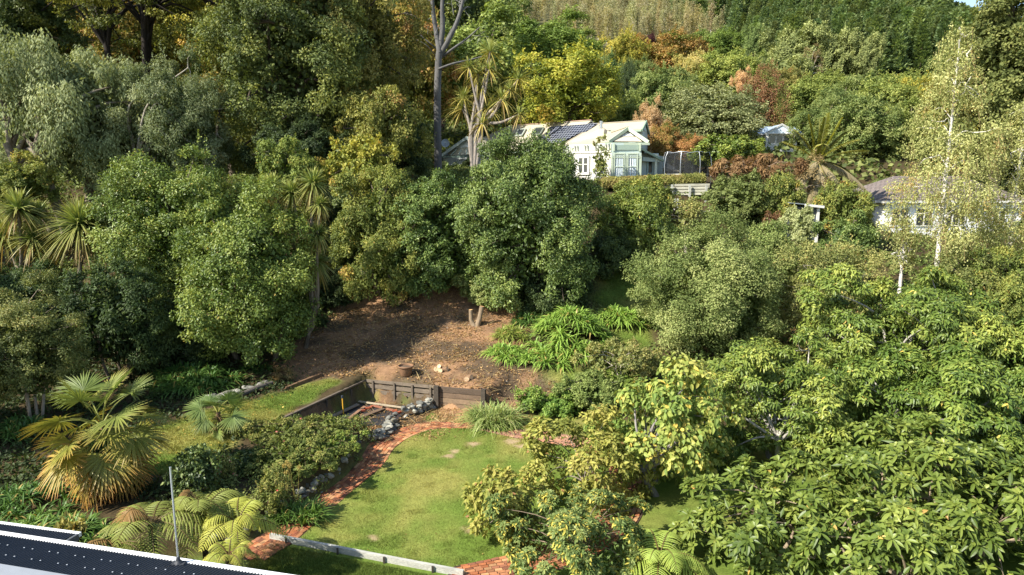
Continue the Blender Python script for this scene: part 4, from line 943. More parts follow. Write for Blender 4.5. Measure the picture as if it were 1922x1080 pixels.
def plant(name, cat, label, px, yt, Y, wpx, yb, st, group=None, ex=None, tint=None, cap=60000, dens=1.0, lean=0, stems=1, r0=None, fork=.3, d=0, flip=0):
    """a tree or shrub: where the photo shows its crown (px, top yt, bottom yb, width wpx), standing Y metres away"""
    p = P(px, (yt + yb) / 2, Y); x = p[0]; zg = Hs(x, Y); zt = P(px, yt, Y)[2]; zb = max(P(px, yb, Y)[2], zg + .02); w = wpx * Y / F; h = max(zt - zb, .3)
    r = root(name, (x, Y, zg), label, cat, group)
    key = None
    if Y > 66:
        key = (id(st), int(RNG.integers(3)))
        if key not in CACHE:
            v = crown(9, 9, st, 84, 13000, dens); CACHE[key] = None
            o = mesh('crown', v[0], v[1], st.mat, r, v[2]); tm = limbs(2.0, 11, v[3], v[4], .22, st.bark, nsub=10).build('trunk', M_BARK, r)
            CACHE[key] = (o.data, tm.data)
            cr, tk = o, tm
        else:
            cr = bpy.data.objects.new('crown', CACHE[key][0]); tk = bpy.data.objects.new('trunk', CACHE[key][1])
            for o in (cr, tk): COL.objects.link(o); o.parent = r
        cr.scale = (w / 9, w / 9, h / 9); cr.location.z = zb - zg; tk.scale = (w / 9, w / 9, (zb - zg + h) / 11.)
        a = RNG.uniform(-.5, .5); cr.rotation_euler.z = a; tk.rotation_euler.z = a
    else:
        v = crown(w, h, st, Y, cap, dens)
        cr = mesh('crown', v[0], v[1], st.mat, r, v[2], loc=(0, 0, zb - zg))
        rr = r0 or max(.035, st.r0 * min(w, h + zb - zg))
        if st.limbs: tk = limbs(zb - zg, zt - zg, v[3], v[4], rr, st.bark, (lean, 0), nsub=int(24 * st.limbs), stems=stems, fork=fork, axis=st.shape == 'cone').build('trunk', M_BARK, r, smooth=True)
    if tint is not None: cr.color = (*tint, 1)
    return r

# palettes and habits (leaf colours; crown cores take the dark end for shade)
S_BIG = St('3c4f22 556c36 708546 8b9a56', .13, .07, lobes=60, lobr=(.14, .27), cov=2.6, mat=M_GLOSS)
S_LIT = St('42581f 5c732c 76883a 949f4a', .14, .08, lobes=40, cov=2.5, mat=M_GLOSS, patch=('b0a244 a08838', .05))
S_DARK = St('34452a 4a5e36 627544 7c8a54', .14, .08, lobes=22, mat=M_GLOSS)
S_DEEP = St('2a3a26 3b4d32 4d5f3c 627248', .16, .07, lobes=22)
S_MIX = St('4a5a2a 6d7c3a 8b9448 a8a456', .13, .07, lobes=26, patch=('b9aa45 a99038 8a6a30', .12))
S_WILLOW = St('5d6a50 7a8668 95a082 aeb698', .26, .045, lobes=22, flat=1.5, droop=1.3, up=.25, mat=M_DULL, cov=2.0, bark=cc('7b7060'), sprig=0, bush=0)
S_OLIVE = St('4a5a3e 66755a 84907a a3ab96', .14, .06, lobes=24, mat=M_DULL, bark=cc('a39a8a'), cov=1.9, bush=0)
S_YELLOW = St('66702a 8f9430 b0a836 c7b63e', .22, .16, lobes=26, patch=('c9a840 b8962c', .15), bush=0)
S_AUT = St('5c6a2e 7c7f36 9c8a3c b08a44', .22, .16, lobes=26, patch=('b08048 bc9058 a0703c', .3), bush=0)
S_ORANGE = St('86803e a08446 ac8048 b48c58', .2, .14, lobes=24, patch=('7a8038 667034', .3), bark=cc('8a7a6a'), bush=0)
S_RED = St('74503c 866048 966a4c 6d6a40', .22, .16, lobes=12, shape='column', patch=('69743a 7a7f40', .4))
S_BRONZE = St('565a30 76783e 969050 b0a664', .2, .13, lobes=26, cov=2.1, patch=('a4824c 8f6c3c', .15), bark=cc('5a5046'), bush=0)
S_OAK = St('3c4a2a 52623a 6f7c42 949850', .2, .13, lobes=26, cov=1.9, bark=cc('4a4036'), bush=0)
S_LIMB = St('3c4620 56622e 7a8038 a09e48', .2, .13, lobes=15, cov=.62, core=0, flat=.35, up=.9, clumps=11, bark=cc('2c2620'), sprig=0)
S_EUC = St('66724e 808c60 98a270 b0b688', .3, .2, lobes=18, mat=M_DULL, clumps=12, bush=0)
S_PO = St('5c6648 727c5c 8c9474 a2a88a', .2, .14, lobes=40, mat=M_DULL, flat=.6)
S_GREEN = St('586a30 72843e 8e9a50 a8ae62', .24, .17, lobes=24)
S_GREEN2 = St('4c6034 657944 82925a a0a872', .24, .16, lobes=24)
S_PALE = St('8d8f52 b0a86a c8bb84 d6c79a', .24, .17, lobes=22, mat=M_DULL, patch=('8f9a58 7a8a4c', .3))
S_PINK = St('a88a74 bf9f88 c9ae98 9a8a6a', .2, .12, lobes=9, mat=M_DULL, cov=1.3)
S_PURP = St('3c2028 4c2830 5a3038', .24, .17, lobes=8)
S_CON = St('4a5632 616c3e 7c8450 969a62', .3, .2, lobes=18, clumps=16, flat=.5, mat=M_DULL, shape='cone', patch=('9a8a50 7d7a44', .1))
S_CYP = St('33442e 445638 566844', .22, .1, lobes=9, shape='column')
S_BIRCH = St('7c8250 969c68 b0b482 c8c99e', .1, .085, lobes=24, clumps=10, kind='weep', mat=M_DULL, cov=.95, core=.0, shape='cone', bark=cc('cfc8bc'), patch=('a08a58 b09a68', .06), lobr=(.2, .3), sprig=0, ragged=.4)
S_FEATH = St('5c6a3c 728050 8a9466', .16, .03, lobes=9, mat=M_DULL, cov=2.2, up=.2)
S_SILVER = St('8b9672 a4ad8c bcc2a4', .12, .05, lobes=9, mat=M_DULL)
S_GREY = St('57693a 738450 8f9c68 aab07e', .1, .055, lobes=38, cov=2.4, mat=M_DULL, bark=cc('8a8172'))
S_SCRUB = St('5a6638 7c8450 9a9c62 aa9f68', .12, .05, lobes=24, cov=1.2, core=.05, bark=cc('b0a594'), patch=('a88a58 8a6a48', .1))
S_TWIG = St('6a6444 86805a 9c9268', .1, .05, lobes=9, cov=.35, core=.0, bark=cc('b3a692'), sprig=0)
S_YGT = St('48601f 62782a 7e8e38 9ca446', .18, .075, lobes=24, flat=.4, up=.9, cov=2.3, kind='b', mat=M_GLOSS, patch=('d0b848 c4a43c', .04), bark=cc('a39d90'), droop=.25, sprig=0, bush=0)
S_LOQ = St('43581e 5e7228 7a8a38 9ca252', .33, .095, lobes=18, cov=1.9, kind='whorl', mat=M_GLOSS, patch=('b8a048 a8803c', .012), bark=cc('8a7a64'), core=.05, sprig=0)
S_HEART = St('5f7a34 788f42 929f4c b0ac5c', .17, .145, lobes=20, cov=1.5, scatter=1, kind='round', patch=('d8c048 ccb040 c8c050', .07), bark=cc('86807a'), core=.02, droop=.5, sprig=0, bush=0)
S_MAG = St('66702e 868c3c a4a24c 98904a', .17, .085, lobes=20, cov=1.7, kind='b', patch=('8a5f3c a0784a b48a54', .09), bark=cc('8b7f70'), core=.02, sprig=0, bush=0)
S_RHO = St('42592c 5f7640 7e8f58 a0a878', .15, .048, lobes=20, cov=2.1, kind='whorl', patch=('c8b848 b8b040', .45), bark=cc('7b6a58'), core=.06, sprig=0)
S_ROSE = St('4c5a30 6c783e 8e9454 a89a66', .07, .045, lobes=26, cov=1.25, mat=M_DULL, core=.08, bark=cc('6a5a44'))
S_BUSH = St('4a6a28 6a8a38 8aa44c a4b45c', .1, .07, lobes=18)
S_SMALL = St('3f4c2a 5c683a 7d8550 9a9860', .08, .045, lobes=26, cov=1.7, bark=cc('9a8a78'), patch=('a88050', .05))
S_BARE = St('7a6a50 8f7c5e a38f6c', .12, .04, lobes=9, cov=.3, core=0, bark=cc('9a8f80'), sprig=0)
S_DEAD = St('6b4f38 86684a 9c7f5c', .3, .03, lobes=12, cov=1.0, core=.05, flat=1.4, droop=.8, bark=cc('6b5a48'), sprig=0)

T = plant
# ---------------- tall wood along the left and behind the villa
T('willow_tree', 'tree', 'grey green feathery tree filling the upper left above the fan palm', 140, 84, 50, 275, 350, S_WILLOW, stems=3)
T('olive_leaved_tree', 'tree', 'grey green tree with pale forked limbs right of the feathery grey tree', 335, 105, 50, 215, 335, S_OLIVE, stems=2, r0=.22, fork=.2)
T('shade_tree', 'tree', 'dark leafed tree with pale trunk in the top left corner', 25, -60, 60, 210, 130, S_DARK, r0=.3)
for a in ((205, 135, 'tall dark trunked tree with spreading black limbs leftmost at the top edge', .26), (255, 150, 'double trunked black limbed tree second from the left at the top edge', .28), (345, 165, 'leaning black limbed tree nearest the dark oak at the top edge', .27)):
    T('dark_limbed_tree', 'tree', a[2], a[0] + 20, -180, 60, 300, 70, S_LIMB, r0=a[3], lean={205: -2.2, 255: 1.0, 345: 3.4}[a[0]], stems=2 if a[0] == 255 else 1, fork=.25)
T('yellow_autumn_tree', 'tree', 'yellow green autumn tree with orange flecks left of the dark oak', 425, 50, 63, 200, 250, S_AUT, tint=(.95, 1.1, .8))
T('dark_oak', 'tree', 'tall dark green oak reaching the top edge above the glossy shrub', 540, -120, 54, 290, 300, S_OAK, r0=.4)
T('bronze_tree', 'tree', 'bronze green tree with sunlit top right of the dark oak', 660, -90, 58, 250, 190, S_BRONZE, r0=.35)
T('olive_bronze_tree', 'tree', 'rounded olive bronze tree left of the tall grey trunk', 715, 168, 51, 160, 300, S_BRONZE, tint=(.95, 1.05, .9))
T('autumn_tree', 'tree', 'green tree with orange patches behind the tall grey trunk', 765, 10, 74, 190, 240, S_AUT)
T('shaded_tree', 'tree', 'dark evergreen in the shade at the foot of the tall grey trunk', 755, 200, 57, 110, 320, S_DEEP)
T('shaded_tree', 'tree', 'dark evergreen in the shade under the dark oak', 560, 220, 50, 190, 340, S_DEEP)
T('white_branched_shrub', 'shrub', 'yellow green shrub with white branches left of the round bush', 680, 262, 46, 130, 350, S_YELLOW, stems=3, tint=(.8, .85, .9))
T('grey_green_tree', 'tree', 'tall pale grey green tree with orange touches behind the cabbage tree', 900, 20, 84, 240, 230, S_GREEN, tint=(1.0, 1.05, 1.15))
T('orange_tree', 'tree', 'orange flecked tree between the bronze tree and the tall grey trunk', 700, 10, 84, 110, 180, S_ORANGE)
for k, (px, yt, Y, w, yb, s) in enumerate(((-10, -90, 82, 220, 140, S_GREEN2), (110, -60, 86, 190, 150, S_YELLOW), (230, -80, 84, 190, 140, S_AUT), (330, -70, 88, 190, 150, S_BRONZE), (430, -90, 86, 180, 120, S_YELLOW), (600, -120, 84, 240, 160, S_OAK), (830, -110, 98, 180, 140, S_OAK), (925, -30, 118, 150, 130, S_GREEN2), (60, -130, 108, 300, 60, S_OAK), (300, -140, 110, 300, 60, S_OAK), (520, -160, 112, 320, 60, S_GREEN2), (740, -140, 120, 300, 50, S_OAK), (850, -90, 135, 160, 60, S_GREEN2))):
    T('woodland_tree', 'tree', 'tall tree of the wood behind the villa seen only between nearer trees', px, yt, Y, w, yb, s, group='trees of the wood behind')
T('green_tree', 'tree', 'tall dark green tree behind and above the yellow maple', 1045, 28, 112, 170, 140, S_GREEN, tint=(.8, .95, .75))
T('yellow_maple', 'tree', 'large yellow green maple behind the solar panels', 1062, 95, 78, 215, 250, S_YELLOW, tint=(.88, 1.0, .8))
T('golden_tree', 'tree', 'golden yellow tree below the bare poplars', 1168, 62, 122, 92, 165, S_YELLOW, tint=(1.0, .98, .9))
T('russet_tree', 'tree', 'broad russet and green tree right of the golden tree', 1250, 62, 126, 140, 160, S_ORANGE, tint=(.92, .95, .85))
T('purple_tree', 'tree', 'small dark purple tree under the bare poplars', 1217, 66, 128, 34, 110, S_PURP)
T('cypress', 'tree', 'narrow dark cypress in front of the golden tree', 1181, 118, 98, 34, 215, S_CYP)
T('evergreen_tree', 'tree', 'dark blue green evergreen between yellow maple and cypress', 1138, 105, 100, 80, 215, S_GREEN2, tint=(.75, .85, .85))
T('grey_green_bush', 'tree', 'soft grey green tree right of the dark cypress', 1230, 132, 92, 115, 240, S_GREEN2, tint=(1.05, 1.05, .95))
T('pink_twig_tree', 'tree', 'pinkish nearly bare tree behind the trampoline', 1222, 185, 76, 62, 270, S_PINK)
T('orange_maple', 'tree', 'orange and green maple touching the right gable of the villa', 1245, 232, 70, 62, 300, S_ORANGE)
T('salmon_shrub', 'shrub', 'salmon orange shrub behind the trampoline net', 1292, 256, 70, 78, 305, S_ORANGE, tint=(1.1, .95, 1.1))
T('dark_green_tree', 'tree', 'dark green round tree on the slope left of the eucalypts', 1345, 58, 152, 92, 120, S_GREEN, tint=(.7, .85, .65))
T('cream_tree', 'tree', 'cream and pink tinged tree in the middle of the slope', 1302, 98, 118, 80, 165, S_PALE)
T('pale_green_tree', 'tree', 'pale green tree right of the cream tinged tree', 1365, 100, 116, 110, 180, S_GREEN, tint=(1.2, 1.18, 1.15))
T('pink_tree', 'tree', 'small pale pink tree beside the red tree', 1394, 128, 104, 42, 175, S_PINK, tint=(1.2, 1.15, 1.1))
T('red_tree', 'tree', 'red brown autumn tree above the small white cottage', 1432, 130, 93, 94, 250, S_RED)
T('dome_tree', 'tree', 'large dark grey green dome shaped tree left of the red tree', 1338, 164, 84, 166, 290, S_PO)
T('eucalypt', 'tree', 'broad rounded eucalypt leftmost of three under the pines', 1500, 52, 162, 118, 145, S_EUC)
T('eucalypt', 'tree', 'rounded eucalypt in the middle of three under the pines', 1570, 62, 160, 84, 150, S_EUC)
T('eucalypt', 'tree', 'tall rounded eucalypt rightmost of three under the pines', 1625, 68, 158, 70, 140, S_EUC)
T('small_eucalypt', 'tree', 'small dark round eucalypt against the pines', 1416, 48, 172, 40, 100, S_EUC, tint=(.7, .85, .7))
T('bare_tree', 'tree', 'bare pale forked tree among the eucalypts', 1524, 82, 150, 40, 135, S_BARE)
SL_ = [(1470, 110, 130, 110, 190, S_EUC), (1540, 140, 122, 120, 210, S_GREEN), (1620, 140, 118, 100, 210, S_GREEN2), (1690, 140, 120, 110, 210, S_GREEN), (1500, 150, 102, 120, 250, S_GREEN), (1575, 155, 98, 120, 250, S_GREEN2), (1650, 150, 96, 120, 250, S_GREEN), (1720, 150, 98, 110, 250, S_YELLOW), (1545, 190, 86, 110, 300, S_GREEN2), (1620, 185, 82, 130, 320, S_GREEN2), (1690, 190, 84, 120, 320, S_GREEN), (1800, 170, 92, 130, 300, S_YELLOW), (1500, 215, 90, 60, 290, S_GREEN), (1800, 90, 130, 110, 200, S_GREEN2), (1270, 130, 110, 80, 210, S_GREEN2), (1300, 190, 96, 60, 250, S_YELLOW), (1400, 205, 92, 70, 290, S_GREEN2), (1120, 160, 92, 100, 250, S_GREEN2), (1180, 190, 84, 90, 260, S_GREEN), (1690, 330, 70, 120, 400, S_GREEN2), (1860, 250, 76, 120, 380, S_GREEN2), (1940, 200, 70, 120, 400, S_GREEN), (1090, 60, 128, 90, 130, S_GREEN), (1110, 130, 110, 80, 200, S_YELLOW), (1200, 110, 118, 60, 170, S_GREEN2), (1300, 70, 150, 60, 130, S_ORANGE), (1480, 130, 118, 70, 190, S_BRONZE), (1350, 120, 130, 50, 170, S_GREEN2), (1420, 100, 140, 60, 160, S_GREEN)]
for px, yt, Y, w, yb, s in SL_:
    T('hillside_tree', 'tree', 'rounded green tree of the mixed wood on the far slope', px, yt, Y, w, yb, s, group='mixed trees on the far slope')
T('feathery_conifer', 'tree', 'huge feathery conifer at the top right corner behind the birch', 1890, -60, 65, 220, 290, S_CON, r0=.5)
# ---------------- birches
def birch(label, px, yt, Y, w, yb, basepx, lean, cap):
    r = T('birch', 'tree', label, px, yt, Y, w, yb, S_BIRCH, cap=cap, r0=.16, fork=.8, lean=lean); return r
birch('tall weeping birch with white trunk and yellowing leaves in front of the bungalow', 1783, 60, 40, 185, 450, 1775, 0, 30000)
birch('second weeping birch cut by the right edge of the picture', 1910, 200, 41, 150, 480, 1900, 0, 26000)
birch('slender grey trunked birch left of the tall white trunked birch', 1697, 405, 41.5, 45, 500, 1695, 0, 3000)
# ---------------- bushes of the bank
T('round_bush', 'bush', 'great round glossy green bush in front of the villa roof', 985, 264, 42, 262, 585, S_BIG, stems=4, r0=.16, cap=110000)
T('round_bush', 'bush', 'lower glossy bush joined to the left of the great round bush', 818, 330, 42.5, 185, 570, S_BIG, stems=3, r0=.14, tint=(.95, 1.0, .95))
T('mixed_shrub', 'shrub', 'yellow and green mixed shrub left of the two round bushes', 725, 320, 42, 180, 560, S_MIX, stems=3)
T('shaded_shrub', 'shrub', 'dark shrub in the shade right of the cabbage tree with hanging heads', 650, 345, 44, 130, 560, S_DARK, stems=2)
T('glossy_tree', 'tree', 'light green glossy tree spreading over the dark bank, upper and left half', 345, 292, 39, 240, 590, S_LIT, stems=3, r0=.14, cap=60000)
T('glossy_tree', 'tree', 'light green glossy tree hanging lowest over the dirt slope', 470, 355, 34.6, 240, 650, S_LIT, stems=3, r0=.13, lean=-.4, cap=60000)
T('upright_shrub', 'shrub', 'upright twiggy shrub tops above the light green glossy tree', 545, 265, 43, 110, 420, S_MIX, tint=(.9, 1, .9))
T('twiggy_bush', 'bush', 'small leaved twiggy bush at the left edge above the big palm', 50, 520, 28, 215, 745, S_SMALL, stems=4, r0=.06)
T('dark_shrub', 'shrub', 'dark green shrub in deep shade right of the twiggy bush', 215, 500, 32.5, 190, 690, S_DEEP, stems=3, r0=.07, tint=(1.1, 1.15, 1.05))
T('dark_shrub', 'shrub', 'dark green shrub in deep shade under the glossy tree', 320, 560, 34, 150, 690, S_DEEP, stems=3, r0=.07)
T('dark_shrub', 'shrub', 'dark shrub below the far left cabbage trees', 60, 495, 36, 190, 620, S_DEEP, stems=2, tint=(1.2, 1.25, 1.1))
T('autumn_shrub', 'shrub', 'small orange tinged shrub at the left edge under the feathery grey tree', 30, 290, 45, 130, 380, S_MIX)
T('yellow_shrub', 'shrub', 'yellow green shrub to the right of the great round bush', 1190, 352, 46, 140, 470, S_LIT, tint=(1.05, 1.0, .95))
T('bank_shrub', 'shrub', 'dark leaved shrub in the shade right of the great round bush', 1150, 430, 45, 110, 520, S_DARK)
T('grey_green_bush', 'bush', 'large grey green bush covering the bank right of the strap leaf clumps', 1330, 412, 38, 270, 690, S_GREY, stems=4, r0=.1, cap=70000)
T('grey_green_bush', 'bush', 'lower spreading part bush beside the grass slope, sparse with pale stems', 1165, 640, 33.5, 170, 770, S_SCRUB, stems=4, r0=.04)
T('feathery_shrub', 'shrub', 'feathery blue green shrub below the dead brown hedge', 1385, 328, 54, 125, 415, S_FEATH)
T('silver_shrub', 'shrub', 'silvery green shrub in front of the garden shed', 1503, 392, 47, 78, 460, S_SILVER)
T('mixed_shrub', 'shrub', 'mixed twiggy shrub with pale bare stems below the silvery shrub', 1545, 455, 39, 220, 650, S_SCRUB, stems=4, r0=.05)
T('dark_bush', 'bush', 'dense dark green bush left of the bungalow', 1588, 400, 45, 112, 510, S_DARK, tint=(1.2, 1.25, 1))
T('yellow_green_shrub', 'shrub', 'yellow green shrub under the bungalow eave', 1583, 345, 53, 105, 425, S_MIX)
T('bank_shrub', 'shrub', 'leafy shrub between the grey green bush and the silvery shrub', 1440, 420, 43, 120, 540, S_GREY, tint=(.9, .95, .85))
T('bank_shrub', 'shrub', 'leafy shrub at the right edge below the second birch', 1900, 470, 37, 160, 640, S_MIX, tint=(.85, .9, .85))
T('bank_shrub', 'shrub', 'brownish shrub below the tall birch', 1820, 470, 38, 130, 600, S_SMALL)
T('lime_shrub', 'shrub', 'bright yellow green shrub beside the trampoline', 1368, 256, 62, 115, 305, S_LIT, tint=(1.15, 1.1, .8))
T('lime_shrub', 'shrub', 'bright yellow green shrub right behind the trampoline net', 1325, 278, 63, 60, 310, S_LIT, tint=(1.2, 1.15, .8))
T('climbing_plant', 'climber', 'tall climbing plant on the white villa wall beside the bay window', 1128, 258, 58.5, 26, 345, S_SCRUB, tint=(.85, .95, .8))
T('dead_hedge', 'hedge', 'dead brown hedge right of the trampoline', 1415, 290, 57, 190, 335, S_DEAD)
T('brown_heap', 'shrub', 'round heap of dead brown twigs on the bank', 1452, 395, 49, 50, 425, S_DEAD, tint=(.8, .7, .7))
T('bare_shrub', 'shrub', 'tangled grey bare shrub under the feather palm', 1500, 290, 56, 120, 385, S_BARE, stems=5, r0=.05, tint=(1, 1, 1))
T('arching_shrub', 'shrub', 'green shrub with pale arching stems right of the feathery shrub', 1470, 330, 53, 90, 420, S_MIX, stems=4, r0=.06)
T('mound_shrub', 'shrub', 'small mound shaped shrub under the lattice', 1290, 378, 50, 90, 430, S_SCRUB)
T('mound_shrub', 'shrub', 'light green shrub below the long hedge', 1210, 335, 51, 110, 400, S_MIX, tint=(1.05, 1.05, 1))
T('low_shrub', 'shrub', 'grey green low shrub hanging over the top of the dirt slope', 915, 500, 41.6, 120, 575, S_GREY)
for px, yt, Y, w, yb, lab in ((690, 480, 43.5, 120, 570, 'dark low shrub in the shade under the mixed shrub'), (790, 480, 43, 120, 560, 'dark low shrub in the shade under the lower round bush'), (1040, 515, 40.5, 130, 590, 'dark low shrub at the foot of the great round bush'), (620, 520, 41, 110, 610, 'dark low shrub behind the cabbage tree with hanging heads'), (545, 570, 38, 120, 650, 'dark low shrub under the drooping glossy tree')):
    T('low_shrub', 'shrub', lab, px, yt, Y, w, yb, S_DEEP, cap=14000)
# ---------------- front right
T('broad_tree', 'tree', 'yellow green layered tree in front of the birch trunk', 1700, 505, 31, 360, 740, S_YGT, r0=.14, cap=62000, stems=2)
T('broad_tree', 'tree', 'yellow green layered tree nearest the heart leaved tree', 1470, 625, 26, 330, 900, S_YGT, r0=.11, cap=52000, stems=2)
T('broad_tree', 'tree', 'yellow green layered tree above the long leaved trees at right', 1730, 655, 25, 380, 900, S_YGT, r0=.12, cap=54000, stems=2, tint=(.95, 1, .95))
T('broad_tree', 'tree', 'yellow green layered tree cut by the right edge', 1900, 610, 27.5, 230, 880, S_YGT, r0=.12, cap=32000, tint=(.85, .95, .95))
T('loquat', 'tree', 'long leaved dark tree nearest the heart leaved tree at the bottom edge', 1445, 862, 19, 350, 1130, S_LOQ, r0=.06, stems=3, cap=30000)
T('loquat', 'tree', 'long leaved dark tree in the middle of the lower right', 1690, 798, 20, 340, 1080, S_LOQ, r0=.06, stems=3, cap=30000)
T('loquat', 'tree', 'long leaved dark tree in the bottom right corner', 1870, 870, 18, 330, 1140, S_LOQ, r0=.06, stems=3, cap=30000)
T('loquat', 'tree', 'long leaved dark tree lowest in the middle of the bottom edge at right', 1640, 950, 16.6, 300, 1170, S_LOQ, r0=.09, stems=2, cap=18000, tint=(1.05, 1.05, 1.1))
T('heart_leaved_tree', 'tree', 'big round leaved tree with yellow leaves and grey limbs by the brick path', 1262, 680, 23, 250, 905, S_HEART, r0=.12, stems=2, fork=.2, cap=15000)
T('magnolia', 'tree', 'yellow green tree with brownish leaves over the far side of the lawn', 1100, 775, 22.3, 250, 975, S_MAG, r0=.05, stems=2, cap=20000)
T('magnolia', 'tree', 'low branch of yellow brown leaves leaning over the lawn', 940, 885, 20, 135, 1010, S_MAG, r0=.04, cap=6000)
T('rhododendron', 'shrub', 'round shrub of small whorled leaves with yellow ones at the bottom edge', 1080, 935, 18.4, 330, 1120, S_RHO, r0=.04, stems=4, cap=26000)
T('vine_shrub', 'shrub', 'light green bushy plant growing in the dark pot', 1000, 728, 31.4, 62, 772, S_BUSH)
T('vine_shrub', 'shrub', 'light green bushy plant right of the potted one', 1050, 738, 31, 95, 800, S_BUSH, tint=(.95, 1, .9))
T('vine_shrub', 'shrub', 'loose green shrub between the grass slope and the heart leaved tree', 1105, 700, 31.5, 130, 790, S_GREY, tint=(.95, 1, .85))
T('vine_shrub', 'shrub', 'low leafy shrub under the heart leaved tree at the path', 1150, 790, 27.5, 120, 850, S_BUSH, tint=(.9, .9, .85))
T('palm_ivy', 'climber', 'dark ivy around the trunk of the big fan palm', 205, 825, 21.3, 60, 900, S_DEEP, tint=(1.1, 1.4, 1))
T('camellia', 'shrub', 'dark glossy shrub between the roof pole and the roses', 365, 845, 21, 90, 930, S_DARK)
T('corner_shrub', 'shrub', 'small brown green succulent shrub at the end of the porch roof', 138, 985, 16.6, 30, 1010, S_BRONZE, cap=600)
T('broad_tree', 'tree', 'yellow green layered tree reaching in from beyond the right edge', 2060, 600, 27, 300, 900, S_YGT, r0=.12, cap=14000, tint=(.9, .97, .95))
T('loquat', 'tree', 'long leaved dark tree reaching in from beyond the bottom right corner', 2090, 820, 20.5, 320, 1080, S_LOQ, r0=.06, stems=2, cap=12000)
# trees outside the picture on the left, whose shade falls into the garden
for px, Y, w, yt in ((-420, 31, 420, 330), (-330, 41, 380, 230), (-560, 23, 420, 420)):
    T('shade_tree', 'tree', 'tree standing beyond the left edge of the picture', px, yt, Y, w, 700, S_DARK, cap=16000, group='trees beyond the left edge')

# ------------------------------------------------------------------ sword leaved, palm and fern kinds
def sword_head(rng_n, L, W, cols, tip, droop=.45, lo=-.6, hi=1.45, dead=0):
    n = rng_n; az = RNG.uniform(0, 6.2832, n); el = lo + (hi - lo) * RNG.uniform(0, 1, n) ** .8
    D = np.stack([np.cos(az) * np.cos(el), np.sin(az) * np.cos(el), np.sin(el)], -1); Nn = nrm(np.array([0, 0, 1.]) + D * -.3 + RNG.normal(0, .25, (n, 3)))
    t = np.clip((el - lo) / (hi - lo) + RNG.normal(0, .15, n), 0, 1); C0 = pick(cols, t); C1 = C0 * .4 + pal(tip)[0] * .6
    dm = (el < lo + .45) & (RNG.uniform(0, 1, n) < dead); C0 = np.where(dm[:, None], pal('8f7a52')[0], C0); C1 = np.where(dm[:, None], pal('a58a5c')[0], C1)
    return blades(D * .05, D, Nn, L * RNG.uniform(.75, 1.1, n), W, droop * (1.15 - .6 * t), [.55, .95, 1, .8, .5, .04], C0, C1, fold=.25)
P_CORD = pal('8a8a4a', '74864a', '5f7840', '88a058'); P_CORDY = pal('b8a448', 'a39c4c', '7c8a48', '8c9c5a')
def cabbage(name, label, base, Y, heads, forks, L, W, cols, n=120, r=.13, dead=.4, barkc='7d7264', low=-.7):
    bx, by = base; b = P(bx, by, Y); g = np.array([b[0], Y, Hs(b[0], Y)]); rt = root(name, g, label, 'cabbage tree')
    mb = MB(); hp = []
    for k, (px, py, s, *o) in enumerate(heads):
        q = P(px, py, Y + (o[0] if o else RNG.uniform(-.8, .8))) - g; hp.append(q)
        f = forks[k % len(forks)]; fp = P(f[0], f[1], Y) - g
        ln = smooth_line([[0, 0, -.3], fp * [.45, .45, .5], fp, (fp + q) / 2 + [*(RNG.normal(0, .1, 2)), -.1], q], 16)
        mb.tube(ln, np.linspace(r, r * .5, len(ln)), 8, cc(barkc))
    mb.build('trunk', M_BARK, rt, smooth=True)
    for q, (px, py, s, *o) in zip(hp, heads):
        v = sword_head(int(n * (.7 + .3 * s)), L * s, W, cols, 'b0a060', dead=dead, lo=low); mesh('leaf_head', v[0], v[1], M_GLOSS, rt, v[2], loc=q)
    return rt
cabbage('cabbage_tree', 'many headed yellowish cabbage tree in front of the villa roof', (888, 318), 55, [(920, 98, 1.0), (897, 140, .9), (880, 128, .8), (918, 132, .9), (973, 150, 1.05), (958, 170, .8), (868, 205, 1.25), (915, 205, 1.2), (942, 188, 1.1), (905, 232, .95), (870, 185, .9), (975, 215, .7), (905, 165, .9)], [(893, 262), (884, 250), (905, 240)], 1.55, .075, P_CORDY, n=75, r=.17, barkc='8f857a', low=-1.0)
cabbage('cabbage_tree', 'cabbage tree with hanging leaf heads at the right of the glossy tree', (572, 648), 36, [(588, 345, 1.0), (512, 350, .85), (548, 362, .8), (598, 440, .75), (593, 492, 1.1), (600, 385, .6)], [(588, 600), (596, 560)], 1.2, .07, P_CORD, n=240, r=.13, dead=.6, low=-1.2)
cabbage('cabbage_tree', 'cabbage tree with one great round leaf head left of the glossy tree', (150, 560), 37, [(150, 425, 1.5), (172, 440, .9)], [(150, 500)], 1.45, .085, P_CORD, n=430, r=.16, dead=.5, low=-.9)
cabbage('cabbage_tree', 'cabbage tree with several leaf heads at the left edge of the picture', (40, 590), 37.5, [(35, 395, 1.1), (8, 448, 1.2), (62, 450, 1.0), (70, 405, .8), (88, 470, .8)], [(40, 520)], 1.5, .085, P_CORD, n=260, r=.15, dead=.5, low=-.8)

